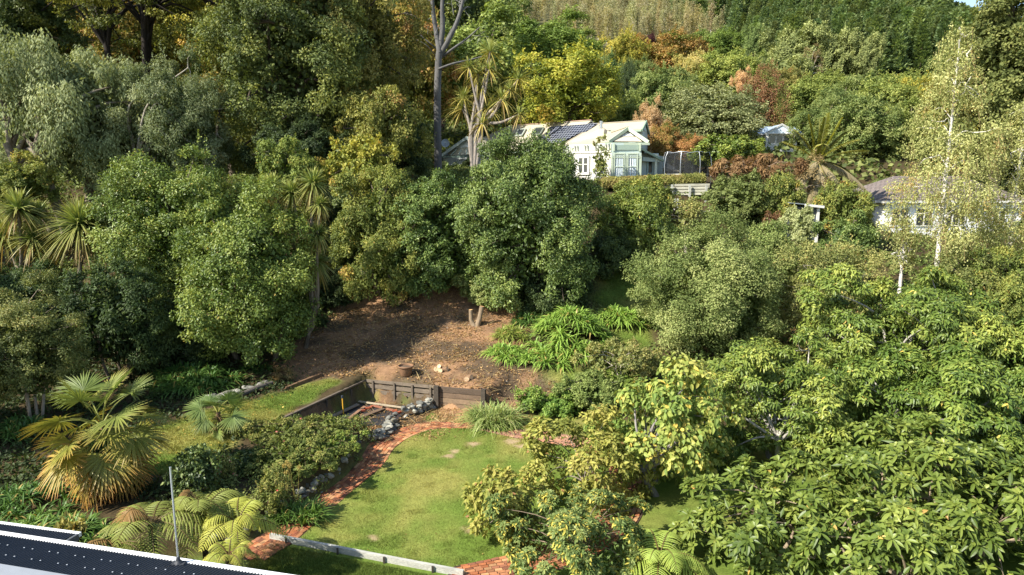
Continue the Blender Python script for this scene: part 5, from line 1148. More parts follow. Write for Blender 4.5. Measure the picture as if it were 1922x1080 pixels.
def fan_leaf(hub, d, up, R, cols, tipc, nl=38, span=115, cup=.12, droop=.22):
    d = nrm(np.array(d)); s = nrm(np.cross(d, up)); n = np.cross(s, d)
    an = np.linspace(-span, span, nl) * math.pi / 180; an = an + RNG.normal(0, .012, nl)
    D = nrm(np.cos(an)[:, None] * d + np.sin(an)[:, None] * s + n * (cup + RNG.normal(0, .03, (nl, 1)))); L = R * (.72 + .28 * np.cos(an / 2.2)) * RNG.uniform(.93, 1.04, nl)
    W = np.full(nl, 2 * R * .55 * math.sin(2 * span * math.pi / 180 / nl / 2) * 1.05)
    C0 = np.repeat(cols, nl, 0) * RNG.uniform(.85, 1.15, (nl, 1)); C1 = np.repeat(tipc, nl, 0) * RNG.uniform(.85, 1.15, (nl, 1))
    return blades(np.repeat(hub[None], nl, 0), D, np.repeat(n[None], nl, 0), L, W, droop * RNG.uniform(.6, 1.5, nl), [.05, .5, 1, .92, .6, .12], C0, C1, fold=.38, cpow=3.0)
def fan_palm(name, label, base, g, H0, n, R, pet, young, old, tips, thick=.16, el=(1.35, -.95)):
    rt = root(name, g, label, 'palm'); mb = MB()
    ln = smooth_line([[0, 0, -.2], [.03, 0, H0 * .5], [0, 0, H0]], 10); mb.tube(ln, np.linspace(thick, thick * .85, len(ln)), 10, cc('5d4a38')); mb.build('trunk', M_BARK, rt, smooth=True)
    # fibre and dead leaf bases round the trunk
    k = int(170 * H0); z = RNG.uniform(.0, H0, k); a = RNG.uniform(0, 6.2832, k); B_ = np.stack([np.cos(a) * thick * .9, np.sin(a) * thick * .9, z], -1); D_ = nrm(np.stack([np.cos(a), np.sin(a), RNG.uniform(-1.2, .9, k)], -1))
    v = blades(B_, D_, np.tile([0, 0, 1.], (k, 1)) + D_ * .01, RNG.uniform(.15, .5, k), .035, .7, [1, .8, .5, .05], pick(pal('5f4a35', '8a7458', 'a08c6c'), RNG.uniform(0, 1, k))); mesh('fibre', v[0], v[1], M_DULL, rt, v[2])
    for k in range(n + (6 if n > 20 else 1)):
        u_ = min((k + .5) / n, 1.0); az = k * 2.39996 + RNG.uniform(-.25, .25); dead_ = k >= n; e_ = el[0] + (el[1] - el[0]) * u_ ** .8 + RNG.normal(0, .17)
        if dead_: e_ = RNG.uniform(-1.3, -.9)
        dh = np.array([math.cos(az), math.sin(az), 0]); d = dh * math.cos(e_) + np.array([0, 0, math.sin(e_)])
        P0 = np.array([0, 0, H0]) - [0, 0, u_ * .45]; pl_ = pet * RNG.uniform(.8, 1.1)
        e2 = e_ - .35 - .5 * u_; d2 = dh * math.cos(e2) + np.array([0, 0, math.sin(e2)])
        hub = P0 + d * pl_ * .55 + d2 * pl_ * .45
        c = pick(young, np.array([RNG.uniform(0, 1)])) * (1 - u_) + pick(old, np.array([RNG.uniform(0, 1)])) * u_
        tp = c * (1 - u_) + pick(tips, np.array([RNG.uniform(0, 1)])) * u_
        if dead_: c = pick(pal('7a5f40', '94784e', 'a5854c'), RNG.uniform(0, 1, 1)); tp = c * .8
        m2 = MB(); ln = smooth_line([P0, P0 + d * pl_ * .55, hub], 6); m2.tube(ln, np.linspace(.028, .015, len(ln)), 5, cc('8c9048'))
        e3 = e2 - .25 * u_; d3 = dh * math.cos(e3) + np.array([0, 0, math.sin(e3)]) + RNG.normal(0, .1, 3)
        up = np.array([0, 0, 1.]) * math.cos(e3) - dh * math.sin(e3) + RNG.normal(0, .38, 3)
        v = fan_leaf(hub, d3, up, R * RNG.uniform(.85, 1.1), c, tp, droop=.12 + .25 * u_)
        f = mesh('frond', v[0], v[1], M_GLOSS, rt, v[2]); st = m2.build('petiole', M_GLOSS, rt); st.parent = f
    return rt
gx_ = G(192, 975, .1)
bp = fan_palm('fan_palm', 'big fan palm with yellow and orange tipped lower leaves behind the tree ferns', None, (P(192, 800, 21.4)[0], 21.4, Hs(P(192, 800, 21.4)[0], 21.4)), 2.5, 33, 1.12, 1.35, pal('6c8040', '5e7438', '7c8e48'), pal('9c9836', 'aa9c38', '8c9038'), pal('cc7c20', 'b85c1c', 'd89a30'), thick=.2)
q = P(415, 850, 26.5); fan_palm('fan_palm', 'small young fan palm standing at the edge of the rear lawn', None, (q[0], 26.5, Hs(q[0], 26.5)), .95, 15, .72, .75, pal('6f8a50', '5f7a48'), pal('7a8a44', '6d7c40'), pal('8a8a44', '8f8a4c'), thick=.09)
q = P(218, 372, 46); fan_palm('fan_palm', 'blue green fan palm between the grey feathery tree and the glossy tree', None, (q[0], 46, q[2] - 1.6), 1.6, 16, 1.0, 1.1, pal('7d9478', '6f8a72'), pal('6f8464', '7c8c68'), pal('8a946c', '8c9a78'), thick=.14)

def fern_frond(base, az, el, L, droop, col, tip, np_=20, plen=.27):
    s = np.linspace(0, 1, 30); dh = np.array([math.cos(az), math.sin(az), 0]); sd = np.array([-dh[1], dh[0], 0])
    z = L * (math.sin(el) * s - droop * s ** 2); x = L * (math.cos(el) * s * (1 - .12 * s))
    Rr = base + dh * x[:, None] + np.array([0, 0, 1]) * z[:, None]; tn = nrm(np.gradient(Rr, axis=0))
    k = np.linspace(4, 28.6, np_); idx = k.astype(int); f = (k - idx)[:, None]; nx_ = np.minimum(idx + 1, 29)
    B_ = Rr[idx] * (1 - f) + Rr[nx_] * f; T_n = tn[idx]; u_ = k / 29
    Lp = plen * L * np.sin(np.pi * np.clip(u_ * .86 + .1, 0, 1)) ** .75 * (1.05 - .55 * u_)
    parts = []
    prof = [.5] + [1.0 if i % 2 else .62 for i in range(13)]; prof = [p * (1 - (i / 14) ** 3 * .85) for i, p in enumerate(prof)]
    nrm_up = nrm(np.cross(T_n, np.tile(sd, (np_, 1)))); nrm_up = np.where(nrm_up[:, 2:] < 0, -nrm_up, nrm_up)
    for sg in (-1, 1):
        D_ = nrm(sd * sg + T_n * .42 + nrm_up * .12 + RNG.normal(0, .05, (np_, 3))); C0 = np.repeat(col[None], np_, 0) * RNG.uniform(.85, 1.15, (np_, 1))
        parts.append(blades(B_, D_, nrm_up, Lp, L * .86 / np_ * .6, .42 + .2 * RNG.uniform(0, 1, np_), prof, C0, C0 * .6 + tip * .4, fold=-.55))
    return merge(parts), Rr
def tree_fern(label, px, py, Y, n, L, cols, tips, el=(.3, 1.25), hz=None, azs=None, droop=.72):
    q = P(px, py, Y); g = np.array([q[0], Y, Hs(q[0], Y)]); rt = root('tree_fern', g, label, 'tree fern'); hgt = q[2] - g[2]
    mb = MB(); mb.tube([[0, 0, -.2], [0, 0, hgt * .5], [0, 0, hgt]], [.09, .08, .1], 9, cc('33291f')); mb.build('trunk', M_BARK, rt, smooth=True)
    for k in range(n):
        az = azs[k] if azs else k * 2.39996 + RNG.uniform(-.2, .2); c = pick(cols, RNG.uniform(0, 1, 1))[0]; t = pick(tips, RNG.uniform(0, 1, 1))[0]
        if RNG.uniform() < .08: c, t = cc('8a6a3c'), cc('9a7a48')
        (V, Fq, C), Rr = fern_frond(np.array([0, 0, hgt]), az, RNG.uniform(*el), L * RNG.uniform(.85, 1.1), droop * RNG.uniform(.85, 1.15), c, t)
        f = mesh('frond', V, Fq, M_LEAF, rt, C); m2 = MB(); m2.tube(Rr[::3], np.linspace(.022, .006, len(Rr[::3])), 5, cc('6a5a34')); st = m2.build('stalk', M_LEAF, rt); st.parent = f
PF1, PF2 = pal('74803a', '848e42', '667434'), pal('a0a04e', '94964a'); PF3 = pal('98a23c', 'b0b244', '8c9a3c'); PF4 = pal('c8bc50', 'b8b44c')
tree_fern('olive green tree fern right of the big palm trunk', 285, 985, 16.6, 12, 2.2, PF1, PF2)
tree_fern('olive green tree fern behind the roof pole', 380, 962, 17.4, 12, 2.2, PF1, PF2)
tree_fern('yellow green tree fern nearest the brick path', 445, 985, 17.0, 13, 1.8, PF3, PF4, el=(.3, 1.15))
tree_fern('small yellow green fern low at the gutter end', 430, 1045, 15.7, 10, 1.1, PF3, PF4, el=(.5, 1.2))
tree_fern('olive green tree fern over the white gutter', 225, 1020, 16.0, 8, 1.6, PF1, PF2)
tree_fern('light green tree fern at the bottom edge between the round shrub and the loquats', 1238, 1045, 17.8, 16, 1.95, pal('7c9438', '90a644', '869c3c'), pal('a8b44c', 'b4b85a'), el=(.2, 1.0))

# strap leaved clumps
P_AGA = pal('5a7c2a', '729634', '8cae44', 'a2bc54'); P_AGD = pal('2f5020', '3f6428', '547834', '6c8c44'); P_AGY = pal('7c8a44', '98a050', 'a8a85c')
def straps(name, label, px, py, Y, w, dpt, n, L, W, cols, cat='strap leaf clump', mound=.35, nl=24, el=(.45, 1.35), droop=.62, tip=None, group=None, zadd=0):
    q = P(px, py, Y); g = np.array([q[0], Y, Hs(q[0], Y)]); rt = root(name, g, label, cat, group); parts = []
    a = RNG.uniform(0, 6.2832, n); rr = np.sqrt(RNG.uniform(0, 1, n)); x = np.cos(a) * rr * w / 2; y = np.sin(a) * rr * dpt / 2
    z = H(x + g[0], y + g[1]) - g[2] + mound * (1 - rr ** 2)
    m = n * nl; az = RNG.uniform(0, 6.2832, m); e_ = RNG.uniform(*el, m); D_ = np.stack([np.cos(az) * np.cos(e_), np.sin(az) * np.cos(e_), np.sin(e_)], -1)
    out = np.repeat(np.stack([x / (w / 2), y / (dpt / 2), 0 * x], -1), nl, 0); D_ = nrm(D_ + out * .35)
    B_ = np.repeat(np.stack([x, y, z], -1), nl, 0) + D_ * .03; Nn = np.array([0, 0, 1.]) - D_ * .3 + RNG.normal(0, .15, (m, 3))
    t = np.clip(np.repeat(RNG.uniform(0, 1, n), nl) * .5 + RNG.uniform(0, .5, m), 0, 1); C0 = pick(cols, t)
    old = RNG.uniform(0, 1, m) < .04; C0 = np.where(old[:, None], pal('b09a5c')[0], C0)
    v = blades(B_, D_, Nn, L * RNG.uniform(.65, 1.1, m), W, droop * RNG.uniform(.7, 1.3, m), [.8, 1, .95, .75, .4, .05], C0, None if tip is None else C0 * .4 + pal(tip)[0] * .6, fold=.22)
    mesh('leaves', v[0], v[1], M_GLOSS, rt, v[2]); return rt
straps('agapanthus', 'largest bright green strap leaf clump mounded on the dirt slope', 1070, 650, 36.3, 3.9, 3.0, 84, 1.3, .085, P_AGA, mound=1.6)
straps('agapanthus', 'strap leaf clump in front of the largest one by the grass', 1030, 685, 34.6, 2.6, 1.4, 30, 1.0, .075, P_AGA, mound=.3)
straps('agapanthus', 'strap leaf clump at the left end nearest the log rounds', 955, 676, 35.2, 2.0, 1.5, 24, .95, .07, P_AGA, mound=.2)
straps('agapanthus', 'thin yellowish strap leaf clump left of the largest one', 962, 632, 37.4, 1.7, 1.3, 18, .95, .065, pal('6c8030', '849640', 'a0a458'), mound=.2)
straps('agapanthus', 'darker strap leaf clump behind the yellowish one', 990, 608, 39, 2.0, 1.2, 20, .95, .07, P_AGD, mound=.25)
straps('agapanthus', 'bright strap leaf clump on the grass slope behind the largest one', 1163, 592, 39, 2.6, 1.7, 34, 1.25, .08, P_AGA, mound=.6)
straps('agapanthus', 'dark strap leaf clump in the shade behind the rear lawn', 360, 715, 32.3, 4.6, 2.6, 75, 1.15, .07, P_AGD, mound=.45)
straps('agapanthus', 'small strap leaf tuft at the right of the dark clump behind the rear lawn', 478, 705, 33.6, 1.5, 1.0, 14, .6, .04, P_AGD, mound=.1)
straps('agapanthus', 'strap leaf bed beside the porch roof left of the big palm', 70, 985, 18.2, 3.6, 2.2, 56, .95, .06, pal('3f5f24', '54782e', '6c8c3c', '88a04c'), mound=.35)
straps('agapanthus', 'dark strap leaf bed at the left edge above the porch roof', 30, 930, 20.5, 3.4, 2.4, 40, .9, .055, P_AGD, mound=.3)
straps('agapanthus', 'dark strap leaf clump at the left edge below the twiggy bush', 25, 805, 26.5, 2.8, 2.0, 34, .9, .055, P_AGD, mound=.4)
straps('iris', 'sword leaf clump by the stone edging in the bend of the brick path', 556, 930, 20.9, 1.3, .9, 22, 1.15, .045, pal('3f6024', '587c30', '7c9848'), cat='iris clump', mound=.12, el=(.7, 1.4), droop=.5)
straps('flax', 'tall grassy clump with pale blades in front of the sleeper wall', 925, 786, 29.6, 1.8, 1.0, 44, 1.85, .035, pal('5f7c38', '7c9450', 'a0ac74', 'b8bc94'), cat='grass clump', mound=.2, el=(.75, 1.5), droop=.62)
straps('agapanthus', 'strap leaf tufts at the foot of the tall grassy clump', 935, 800, 29.2, 2.4, .6, 20, .6, .05, P_AGA, mound=.05)
straps('yucca', 'small spiky bright plant beside the dark pot', 1022, 790, 30, .3, .3, 3, .5, .05, P_AGA, cat='spiky plant', mound=.05, droop=.1)
straps('dry_grass', 'clump of dead straw coloured leaves behind the rear lawn', 535, 720, 33.2, 1.6, 1.0, 14, .6, .03, pal('8a7148', 'a88c5c', 'bea677'), cat='dead leaves', mound=.1)
straps('flower_tuft', 'low bright green tuft at the yellow stake', 650, 797, 28.4, .7, .4, 8, .4, .03, P_AGA, cat='green tuft', mound=.05)

# roses and the flower bed
def roses(label, px, yt, Y, w, yb, st, nfl, fcols, tint=None, cap=16000):
    r = T('rose_bush', 'rose bush', label, px, yt, Y, w, yb, st, stems=5, r0=.018, cap=cap, tint=tint)
    wm, zt = w * Y / F, (P(px, yt, Y) - P(px, yb, Y))[2]; mb = MB()
    z0 = P(px, yb, Y)[2] - r.location.z
    for k in range(nfl):
        a = RNG.uniform(0, 6.28); e_ = RNG.uniform(.0, 1.3); c = np.array([math.cos(a) * math.cos(e_) * wm * .47, math.sin(a) * math.cos(e_) * wm * .43, z0 + zt * (.45 + .55 * math.sin(e_))])
        col = pal(*fcols)[RNG.integers(len(fcols))]; n = 9
        for j in range(n):
            b_ = j * 2.4; t_ = .3 + .1 * j; d = np.array([math.cos(b_) * t_, math.sin(b_) * t_, 1 - .07 * j]); s_ = .04
            u1 = nrm(np.cross(d, [.3, .2, 1])) * s_; u2 = nrm(np.cross(d, u1)) * s_; p0 = c + d * .03
            mb.add(np.array([p0 - u1, p0 - u2 * .7, p0 + u1, p0 + u2 * .7]), np.array([[0, 1, 2, 3]]), col * RNG.uniform(.8, 1.1))
    if nfl: mb.build('blossom', M_DULL, r)
    return r
PKS = ('d88a94', 'e0a0a0', 'c86a70')
roses('tangled flower bush with small pink flowers filling the middle of the bed', 562, 792, 26.0, 200, 890, S_ROSE, 16, PKS)
roses('leafy bush at the far end of the flower bed beside the planks', 612, 797, 27.2, 80, 855, S_ROSE, 5, PKS, tint=(1.05, 1.15, .9), cap=9000)
roses('bush of thin stems at the near side of the flower bed', 560, 835, 23.4, 190, 935, S_ROSE, 1, ('c03038', 'd04048'), tint=(.95, 1, .95))
roses('upright rose with pale pink flowers near the small fan palm', 425, 855, 22.2, 42, 930, S_ROSE, 12, ('d89a9c', 'c87880'), cap=2600)
roses('rose with one red flower left of the sword leaf clump', 512, 880, 20.8, 55, 960, S_ROSE, 2, ('c8303c', 'd84a58'), cap=3200)
roses('low green bush over the stone edging of the path', 620, 820, 25.0, 125, 905, S_ROSE, 2, ('b8b4d0', 'c8c4d8'), tint=(1.0, 1.2, .85), cap=8000)
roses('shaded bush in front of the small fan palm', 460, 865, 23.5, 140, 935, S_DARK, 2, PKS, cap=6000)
roses('straggly bush between the flower bed and the rear lawn', 480, 812, 26.6, 95, 865, S_ROSE, 8, PKS, cap=7000)
# seed heads of the flower bed
for k, (px, py, lab) in enumerate(((535, 870, 'dry round seed heads left in the flower bed'), (553, 866, 'dry round seed heads right in the flower bed'))):
    q = P(px, py, 21.6); g = Hs(q[0], 21.6); r = root('seed_heads', (q[0], 21.6, g), lab, 'seed heads'); h = q[2] - g; mb = MB(); parts = []
    for j in range(3):
        t_ = np.array([RNG.normal(0, .12), RNG.normal(0, .1), h - RNG.uniform(0, .25)]); mb.tube([[0, 0, 0], t_], .008, 4, cc('8a8048'))
        d = rdir(60); parts.append(blades(np.repeat(t_[None], 60, 0), d, rdir(60), .09, .018, .1, [.4, .6, 1, .8], np.repeat(cc('a8985c')[None], 60, 0)))
    mb.build('stalk', M_DULL, r)
    for v in parts: mesh('head', v[0], v[1], M_DULL, r, v[2])

# feather palm on the bank
q = P(1550, 304, 56.5); g = np.array([q[0], 58, Hs(q[0], 58)]); r = root('feather_palm', g, 'feather palm with upright fronds and a beard of dead grey fronds on the bank', 'palm'); hz = q[2] - g[2]
mb = MB(); mb.tube([[-.2, 0, -.3], [0, 0, hz * .6], [0, 0, hz]], [.28, .22, .2], 10, cc('8a8268')); mb.build('trunk', M_BARK, r, smooth=True)
for k, (az, el, L, dr, dead) in enumerate([(.1, 1.0, 3.2, .4, 0), (3.3, 1.0, 3.3, .4, 0), (.6, 1.35, 3.4, .1, 0), (2.6, 1.35, 3.3, .12, 0), (1.2, 1.2, 3.4, .15, 0), (6.0, 1.2, 3.4, .2, 0), (4.8, 1.4, 3.2, .2, 0), (5.6, .8, 3.3, .5, 0), (.0, .5, 3.6, .45, 0), (3.0, .75, 3.0, .4, 0), (4.4, .8, 3.0, .6, 0), (.3, .15, 3.3, .5, 1), (5.9, .0, 3.0, .6, 1), (3.6, -.2, 2.8, .6, 1), (4.2, -.5, 2.6, .5, 1), (4.8, -.6, 2.6, .5, 1), (5.4, -.4, 2.6, .6, 1), (3.9, .1, 2.8, .7, 1)]):
    L = L * 1.28; dr = dr * (.6 if not dead else 1)
    c, t_ = (cc('8c9448'), cc('c0b45c')) if not dead else (cc('9a8f80'), cc('a89c8c'))
    s = np.linspace(0, 1, 20); dh = np.array([math.cos(az), math.sin(az), 0]); Rr = np.array([0, 0, hz]) + dh * (L * math.cos(el) * s)[:, None] + np.array([0, 0, 1]) * (L * (math.sin(el) * s - dr * s ** 2))[:, None]
    tn = nrm(np.gradient(Rr, axis=0)); n = 72; kk = np.linspace(2, 19, n); ii = np.minimum(kk.astype(int), 18); f_ = (kk - ii)[:, None]; B_ = Rr[ii] * (1 - f_) + Rr[ii + 1] * f_; sd = np.array([-dh[1], dh[0], 0]); parts = []
    for sg in (-1, 1):
        D_ = nrm(sd * sg * .8 + tn[ii] * .8 + [0, 0, .12] + RNG.normal(0, .06, (n, 3))); parts.append(blades(B_, D_, np.tile([0, 0, 1.], (n, 1)) + tn[ii] * .2, .85 * np.sin(np.pi * (kk / 21 * .8 + .15)) * (1 if not dead else .8), .13, .45 + dead * .5, [.6, 1, .7, .05], np.repeat(c[None], n, 0) * RNG.uniform(.8, 1.2, (n, 1)), np.repeat((c * .5 + t_ * .5)[None], n, 0)))
    v = merge(parts); f = mesh('frond', v[0], v[1], M_LEAF, r, v[2]); m2 = MB(); m2.tube(Rr, np.linspace(.05, .012, 20), 5, cc('8f8a50')); o = m2.build('stalk', M_LEAF, r); o.parent = f

# tall bare gum beside the villa
q = P(822, 285, 66); g = np.array([q[0], 66, Hs(q[0], 66)]); r = root('gum_tree', g, 'tall pale grey trunked tree with bare upper limbs left of the villa', 'tree'); mb = MB()
def W2T(px, py, dy=0): return P(px, py, 66 + dy) - g
def limb(pts, r0, r1, col='605e5b'): ln = smooth_line(pts, 14); mb.tube(ln, np.linspace(r0, r1, len(ln)), 9, cc(col)); return ln
limb([[0, 0, -.5], W2T(821, 200), W2T(823, 120), W2T(825, 95)], .37, .29)
for pts, a, b in (([(825, 100), (818, 55), (812, 10), (808, -60)], .26, .14), ([(825, 100), (831, 50), (830, 10), (836, -60)], .3, .12), ([(825, 105), (845, 70), (862, 30), (872, -10), (890, -70)], .26, .1), ([(828, 108), (850, 92), (880, 70), (900, 52)], .14, .05), ([(823, 130), (850, 120), (885, 112), (910, 105)], .12, .04), ([(866, 22), (876, 14), (884, 15)], .08, .03), ([(824, 95), (805, 80), (785, 60), (770, 20)], .07, .03), ([(822, 110), (800, 85), (775, 72)], .05, .02)):
    limb([W2T(*p, RNG.uniform(-.5, .5)) for p in pts], a, b)
for k in range(40):
    a = W2T(RNG.uniform(790, 900), RNG.uniform(-40, 80)); mb.tube([a, a + RNG.normal(0, .7, 3) + [0, 0, .6]], [.03, .012], 4, cc('8d8a84'))
mb.build('trunk', M_BARK, r, smooth=True)

# long hedge in front of the villa
a, b = P(1130, 340, 57.8), P(1318, 332, 58.6); c = (a + b) / 2; r = root('hedge', (c[0], c[1], c[2] - .9), 'long shaggy clipped hedge along the terrace in front of the villa', 'hedge')
n = 26000; s = RNG.uniform(0, 1, n); an = RNG.uniform(-.35, 3.5, n); rr = .55 + .12 * vnoise(s * 40, an * 3, 1.0, 3); p = a + (b - a) * s[:, None] - np.array([c[0], c[1], c[2] - .9])
p[:, 2] += -.25 + np.sin(an) * rr * .75; p[:, 1] -= np.cos(an) * rr * 1.1; p += RNG.normal(0, .05, (n, 3))
nn = nrm(np.stack([RNG.normal(0, .5, n), -np.cos(an), np.sin(an)], -1) + RNG.normal(0, .5, (n, 3))); dd = nrm(np.cross(nn, rdir(n)) - [0, 0, .5])
v = diamonds(p, dd, nn, RNG.uniform(.16, .3, n), RNG.uniform(.07, .12, n), pick(pal('5f6a38', '7f8448', '98945a', '8f7a58'), np.clip(vnoise(s * 30, an * 2, 2.5, 5) + RNG.normal(0, .15, n), 0, 1)))
mesh('foliage', v[0], v[1], M_DULL, r, v[2]); mb = MB(); mb.beam(a - np.array(r.location) - [0, 0, .35], b - np.array(r.location) - [0, 0, .35], .75, .5, cc('3f4527')); mb.build('inner_twigs', M_BARK, r)

# ------------------------------------------------------------------ the far slope: bare poplars and pines
def poplar_mesh():
    mb = MB(); mb.tube([[0, 0, -.5], [.1, 0, 6], [0, 0, 12.5]], [.16, .1, .03], 5, cc('b9b2a6'))
    n = 60; z = RNG.uniform(.6, 11.3, n); az = RNG.uniform(0, 6.28, n); B_ = np.stack([0 * z, 0 * z, z], -1); D_ = nrm(np.stack([np.cos(az) * .4, np.sin(az) * .4, np.ones(n)], -1))
    v1 = blades(B_, D_, rdir(n), RNG.uniform(1.0, 3.2, n) * (1.25 - z / 18), .1, -.02, [1, .8, .5, .2], pick(pal('8f8778', 'a39b8c', 'b9b2a8'), RNG.uniform(0, 1, n)))
    m = 1000; i = RNG.integers(0, n, m); t_ = RNG.uniform(.0, 1.05, m)[:, None]; p = B_[i] + D_[i] * 2.4 * t_ + RNG.normal(0, .55, (m, 3))
    v2 = diamonds(p, rdir(m), rdir(m), RNG.uniform(.3, .75, m), RNG.uniform(.18, .4, m), pick(pal('857f68', 'a29a86', '8f8f6c', 'b2aa98'), RNG.uniform(0, 1, m)))
    return mb, merge([v1, v2])
def pine_mesh(n=1700, big=1.0):
    mb = MB(); mb.tube([[0, 0, -1], [0, 0, 10], [0, 0, 17.5]], [.3, .2, .05], 5, cc('5a4d3e'))
    z = 1.0 + 17.5 * RNG.uniform(0, 1, n) ** 1.1; u_ = (z - 1) / 17.5; tier = .68 + .32 * np.abs(np.sin(z * 1.9 + RNG.uniform(0, 6))); az = RNG.uniform(0, 6.28, n)
    rr = (1 - u_) ** .95 * 3.5 * tier * (.6 + .6 * vnoise(az * 2.2, z * .6, 1.0, int(RNG.integers(99)))) + .15
    q = RNG.uniform(.3, 1, n) ** .55; p = np.stack([np.cos(az) * rr * q, np.sin(az) * rr * q, z + rr * q * .25], -1); dd = nrm(np.stack([np.cos(az), np.sin(az), RNG.uniform(.2, 1.5, n)], -1))
    return mb, diamonds(p, dd, nrm(RNG.normal(0, .6, (n, 3)) + [0, 0, 1]), RNG.uniform(.8, 1.5, n) * big, RNG.uniform(.5, .9, n) * big, pick(pal('4a5e44', '607655', '778c64', '8b9c74'), RNG.uniform(0, 1, n)))
def forest(name, cat, label, group, maker, m, poly, n, yr, spacing, seed, sc):
    rng = np.random.default_rng(seed); kinds = []
    for k in range(3):
        mb, v = maker(); r = bpy.data.objects.new('x', None)
        kinds.append((mb, v))
    data = [None] * 3; pts = []; tries = 0; cnt = 0
    cand = np.sort(rng.uniform(*yr, 9000)) if name == 'pine_tree' else rng.uniform(*yr, 9000)
    while cnt < n and tries < len(cand):
        Y = float(cand[tries]); tries += 1; x = rng.uniform(-.15, .85) * Y; z = Hs(x, Y); px, py = proj(x, Y, z)
        if not inpoly(np.array([px]), np.array([py]), poly)[0]: continue
        if any((x - a) ** 2 + (Y - b) ** 2 < spacing ** 2 for a, b in pts): continue
        pts.append((x, Y)); k = cnt % 3; r = root(name, (x, Y, z), label, cat, group, rz=rng.uniform(0, 6.28))
        if data[k] is None:
            mb, v = kinds[k]; o = mesh('crown', v[0], v[1], m, r, v[2]); t_ = mb.build('trunk', M_BARK, r); data[k] = (o, t_)
        else:
            src = data[k]; o, t_ = src[0].copy(), src[1].copy()
            for c_ in (o, t_): COL.objects.link(c_); c_.parent = r
        s = rng.uniform(*sc); w_ = s * (rng.uniform(.85, 1.2) if name != 'pine_tree' else rng.uniform(1.1, 1.5))
        for c_ in (o, t_): c_.scale = (w_, w_, s)
        g_ = rng.uniform(.72, 1.25); o.color = (g_ * rng.uniform(.88, 1.1), g_, g_ * rng.uniform(.8, 1.15), 1); cnt += 1
    print(name, cnt, max(p_[1] for p_ in pts)); globals()['PINE_Y'] = max(p_[1] for p_ in pts) - 3
    return cnt
n1 = forest('poplar', 'tree', 'slender bare greyish poplar standing in the grove on the far slope', 'bare poplars on the far slope', poplar_mesh, M_DULL, [(930, -40), (930, 40), (1010, 60), (1120, 80), (1200, 105), (1290, 98), (1365, 80), (1330, 55), (1270, 38), (1200, 8), (1120, -40)], 270, (150, 330), 2.2, 5, (.45, .9))
PINEPOLY = [(1200, -90), (1225, -10), (1285, 32), (1345, 52), (1410, 92), (1440, 135), (1520, 155), (1700, 172), (1960, 190), (1960, -30), (1700, -90)]
n2 = forest('pine_tree', 'tree', 'dark green pine standing in the plantation on the far hillside', 'pines on the far hillside', pine_mesh, M_DULL, PINEPOLY, 290, (175, 330), 4.6, 7, (.5, .85))
rng = np.random.default_rng(5); parts = []; sm = [pine_mesh(420, 1.7)[1] for k in range(4)]
for k in range(9000):
    Y = rng.uniform(PINE_Y, 470); x = rng.uniform(.1, .95) * Y; z = Hs(x, Y); px, py = proj(x, Y, z)
    if not inpoly(np.array([px]), np.array([py]), PINEPOLY)[0] or len(parts) > 900: continue
    v = sm[k % 4]; s_ = rng.uniform(.55, .9); parts.append((v[0] * s_ * [1.35, 1.35, 1] + [x, Y, z], v[1], v[2] * rng.uniform(.8, 1.15)))
v = merge(parts); tag(mesh('pine_forest', v[0], v[1], M_DULL, C=v[2]), 'far upper part of the dark pine plantation up to the skyline', 'forest', kind='stuff')
print('poplars', n1, 'pines', n2)

# ------------------------------------------------------------------ ground cover nobody could count
def cover(name, label, n, xr, yr, test, st_p, L, W, hgt, m=M_LEAF, per=26, rad_=.7):
    x = RNG.uniform(*xr, n); y = RNG.uniform(*yr, n); k = test(x, y); x, y = x[k], y[k]; n = len(x); z = H(x, y); sz = RNG.uniform(.6, 1.3, n)
    i = np.repeat(np.arange(n), per); M_ = len(i); d = rdir(M_); d[:, 2] = np.abs(d[:, 2]); q = np.stack([x, y, z], -1)[i] + d * (sz[i] * rad_)[:, None] * [1, 1, hgt / rad_] * RNG.uniform(.5, 1, (M_, 1))
    nn = nrm(d + RNG.normal(0, .5, (M_, 3)) + [0, 0, .3]); dd = nrm(np.cross(nn, rdir(M_)) - [0, 0, .2]); C = pick(pal(*st_p.split()), np.clip(RNG.uniform(0, 1, n)[i] * .7 + RNG.uniform(0, .3, M_), 0, 1)) * RNG.uniform(.85, 1.15, (M_, 1))
    v = diamonds(q, dd, nn, L * RNG.uniform(.7, 1.3, M_), W * RNG.uniform(.7, 1.3, M_), C)
    return tag(mesh(name, v[0], v[1], m, C=v[2]), label, 'undergrowth', kind='stuff')
out_dirt = lambda x, y: ~inpoly(x, y, DIRT) & ~inpoly(x, y, REAR_LAWN) & ~inpoly(x, y, SLOPE_GRASS) & (sdist(x, y, LOW) > .4)
cover('undergrowth', 'low leafy growth covering the steep bank', 7600, (-58, 52), (36, 72), lambda x, y: out_dirt(x, y) & ~((x > 0) & (x < 22) & (y > 59.5)), '3f4f28 5a6c36 76864a 8f9660', .26, .15, .55)
cover('undergrowth', 'low dark growth under the trees of the left bank', 1500, (-28, -6), (21, 37), lambda x, y: out_dirt(x, y) & (x < -10.5 - (y - 26) * .05), '2c3a20 3c4c2a 4f5f36', .17, .1, .35)
cover('undergrowth', 'leafy growth under the trees at the right', 1500, (4, 40), (27, 40), lambda x, y: out_dirt(x, y) & (x > 6 + (y - 30) * .2), '4c5e2c 687c3a 84924c', .2, .12, .6)
BEDP = np.vstack([gp(PATH_OUT_PX[2:9]), [W0], gtp([(470, 850), (400, 905), (330, 950), (420, 1010)])])
cover('bed_growth', 'low leafy plants filling the flower bed', 700, (-13, -5), (18, 29), lambda x, y: inpoly(x, y, BEDP) & (sdist(x, y, LOW) > .05), '46582c 627438 828e50 a09c68', .09, .055, .4, per=60, rad_=.38)
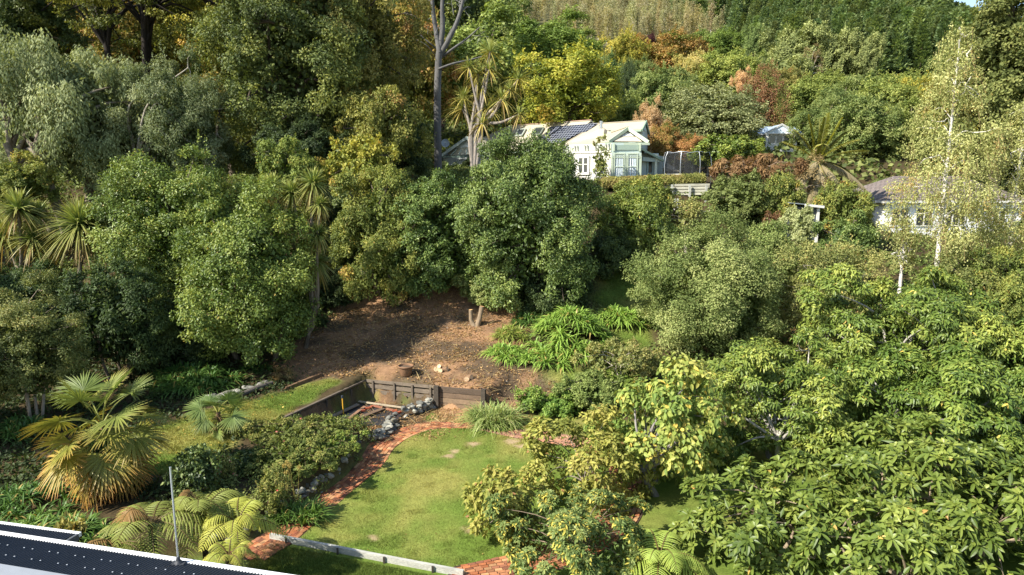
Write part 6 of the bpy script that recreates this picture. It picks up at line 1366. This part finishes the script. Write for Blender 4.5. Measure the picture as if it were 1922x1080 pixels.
cover('hillside_growth', 'scrub covering the lower far slope', 5200, (-70, 150), (70, 200), lambda x, y: x < y * .95, '3c4a28 566634 707c48 8a8f5c', .75, .5, 1.8, per=22, rad_=2.2)
# clods and stones on the dirt
mb = MB(); lo, hi = DIRT.min(0), DIRT.max(0); k = 0
while k < 230:
    q = RNG.uniform(lo, hi)
    if not inpoly(q[:1], q[1:], DIRT)[0] or sdist(q[:1], q[1:], LOW)[0] < .1: continue
    sz = RNG.uniform(.03, .09) * (1 if RNG.uniform() < .93 else 1.8); rock(mb, np.array([q[0], q[1], Hs(*q)]), (sz, sz * .8, sz * .55), pal('6a5644', '8a745c', '57483a', '9c8c78')[RNG.integers(4)]); k += 1
tag(mb.build('soil_clods', M_STONE), 'clods and small stones on the bare dirt slope', 'clods', kind='stuff')
# fallen leaves and twigs on the dirt
def litter(name, n, poly, L, W, cols, test=None):
    poly = np.array(poly); p = RNG.uniform(poly.min(0), poly.max(0), (n, 2)); k = inpoly(p[:, 0], p[:, 1], poly) & (vnoise(p[:, 0], p[:, 1], 1.3, 41) + RNG.uniform(-.35, .35, n) > .38)
    p = p[k]; n = len(p); z = H(p[:, 0], p[:, 1]) + .015; nn = nrm(RNG.normal(0, .35, (n, 3)) + [0, 0, 1]); dd = nrm(np.cross(nn, rdir(n)))
    v = diamonds(np.c_[p, z], dd, nn, L * RNG.uniform(.6, 1.4, n), W * RNG.uniform(.6, 1.4, n), pick(pal(*cols.split()), RNG.uniform(0, 1, n)))
    return tag(mesh(name, v[0], v[1], M_DULL, C=v[2]), 'fallen brown leaves and chips lying on the bare dirt', 'leaf litter', kind='stuff')
litter('leaf_litter', 42000, DIRT, .13, .065, '6b4c34 8f6a48 b08a64 c9a67c 54402e')
litter('twig_litter', 9000, DIRT, .6, .025, '6b5a44 9a8668 c0ad8c')
litter('leaf_litter', 4000, STRIP, .1, .05, '8f7350 b0946c c9b38c')
litter('leaf_litter', 1500, BED, .08, .04, '6b5038 8f7350 b0946c')

litter('lawn_leaves', 900, REAR_LAWN, .1, .07, 'c8a83c d8c060 a88848')
litter('lawn_leaves', 260, PIN, .07, .05, 'b09048 8f7040 c8b060')
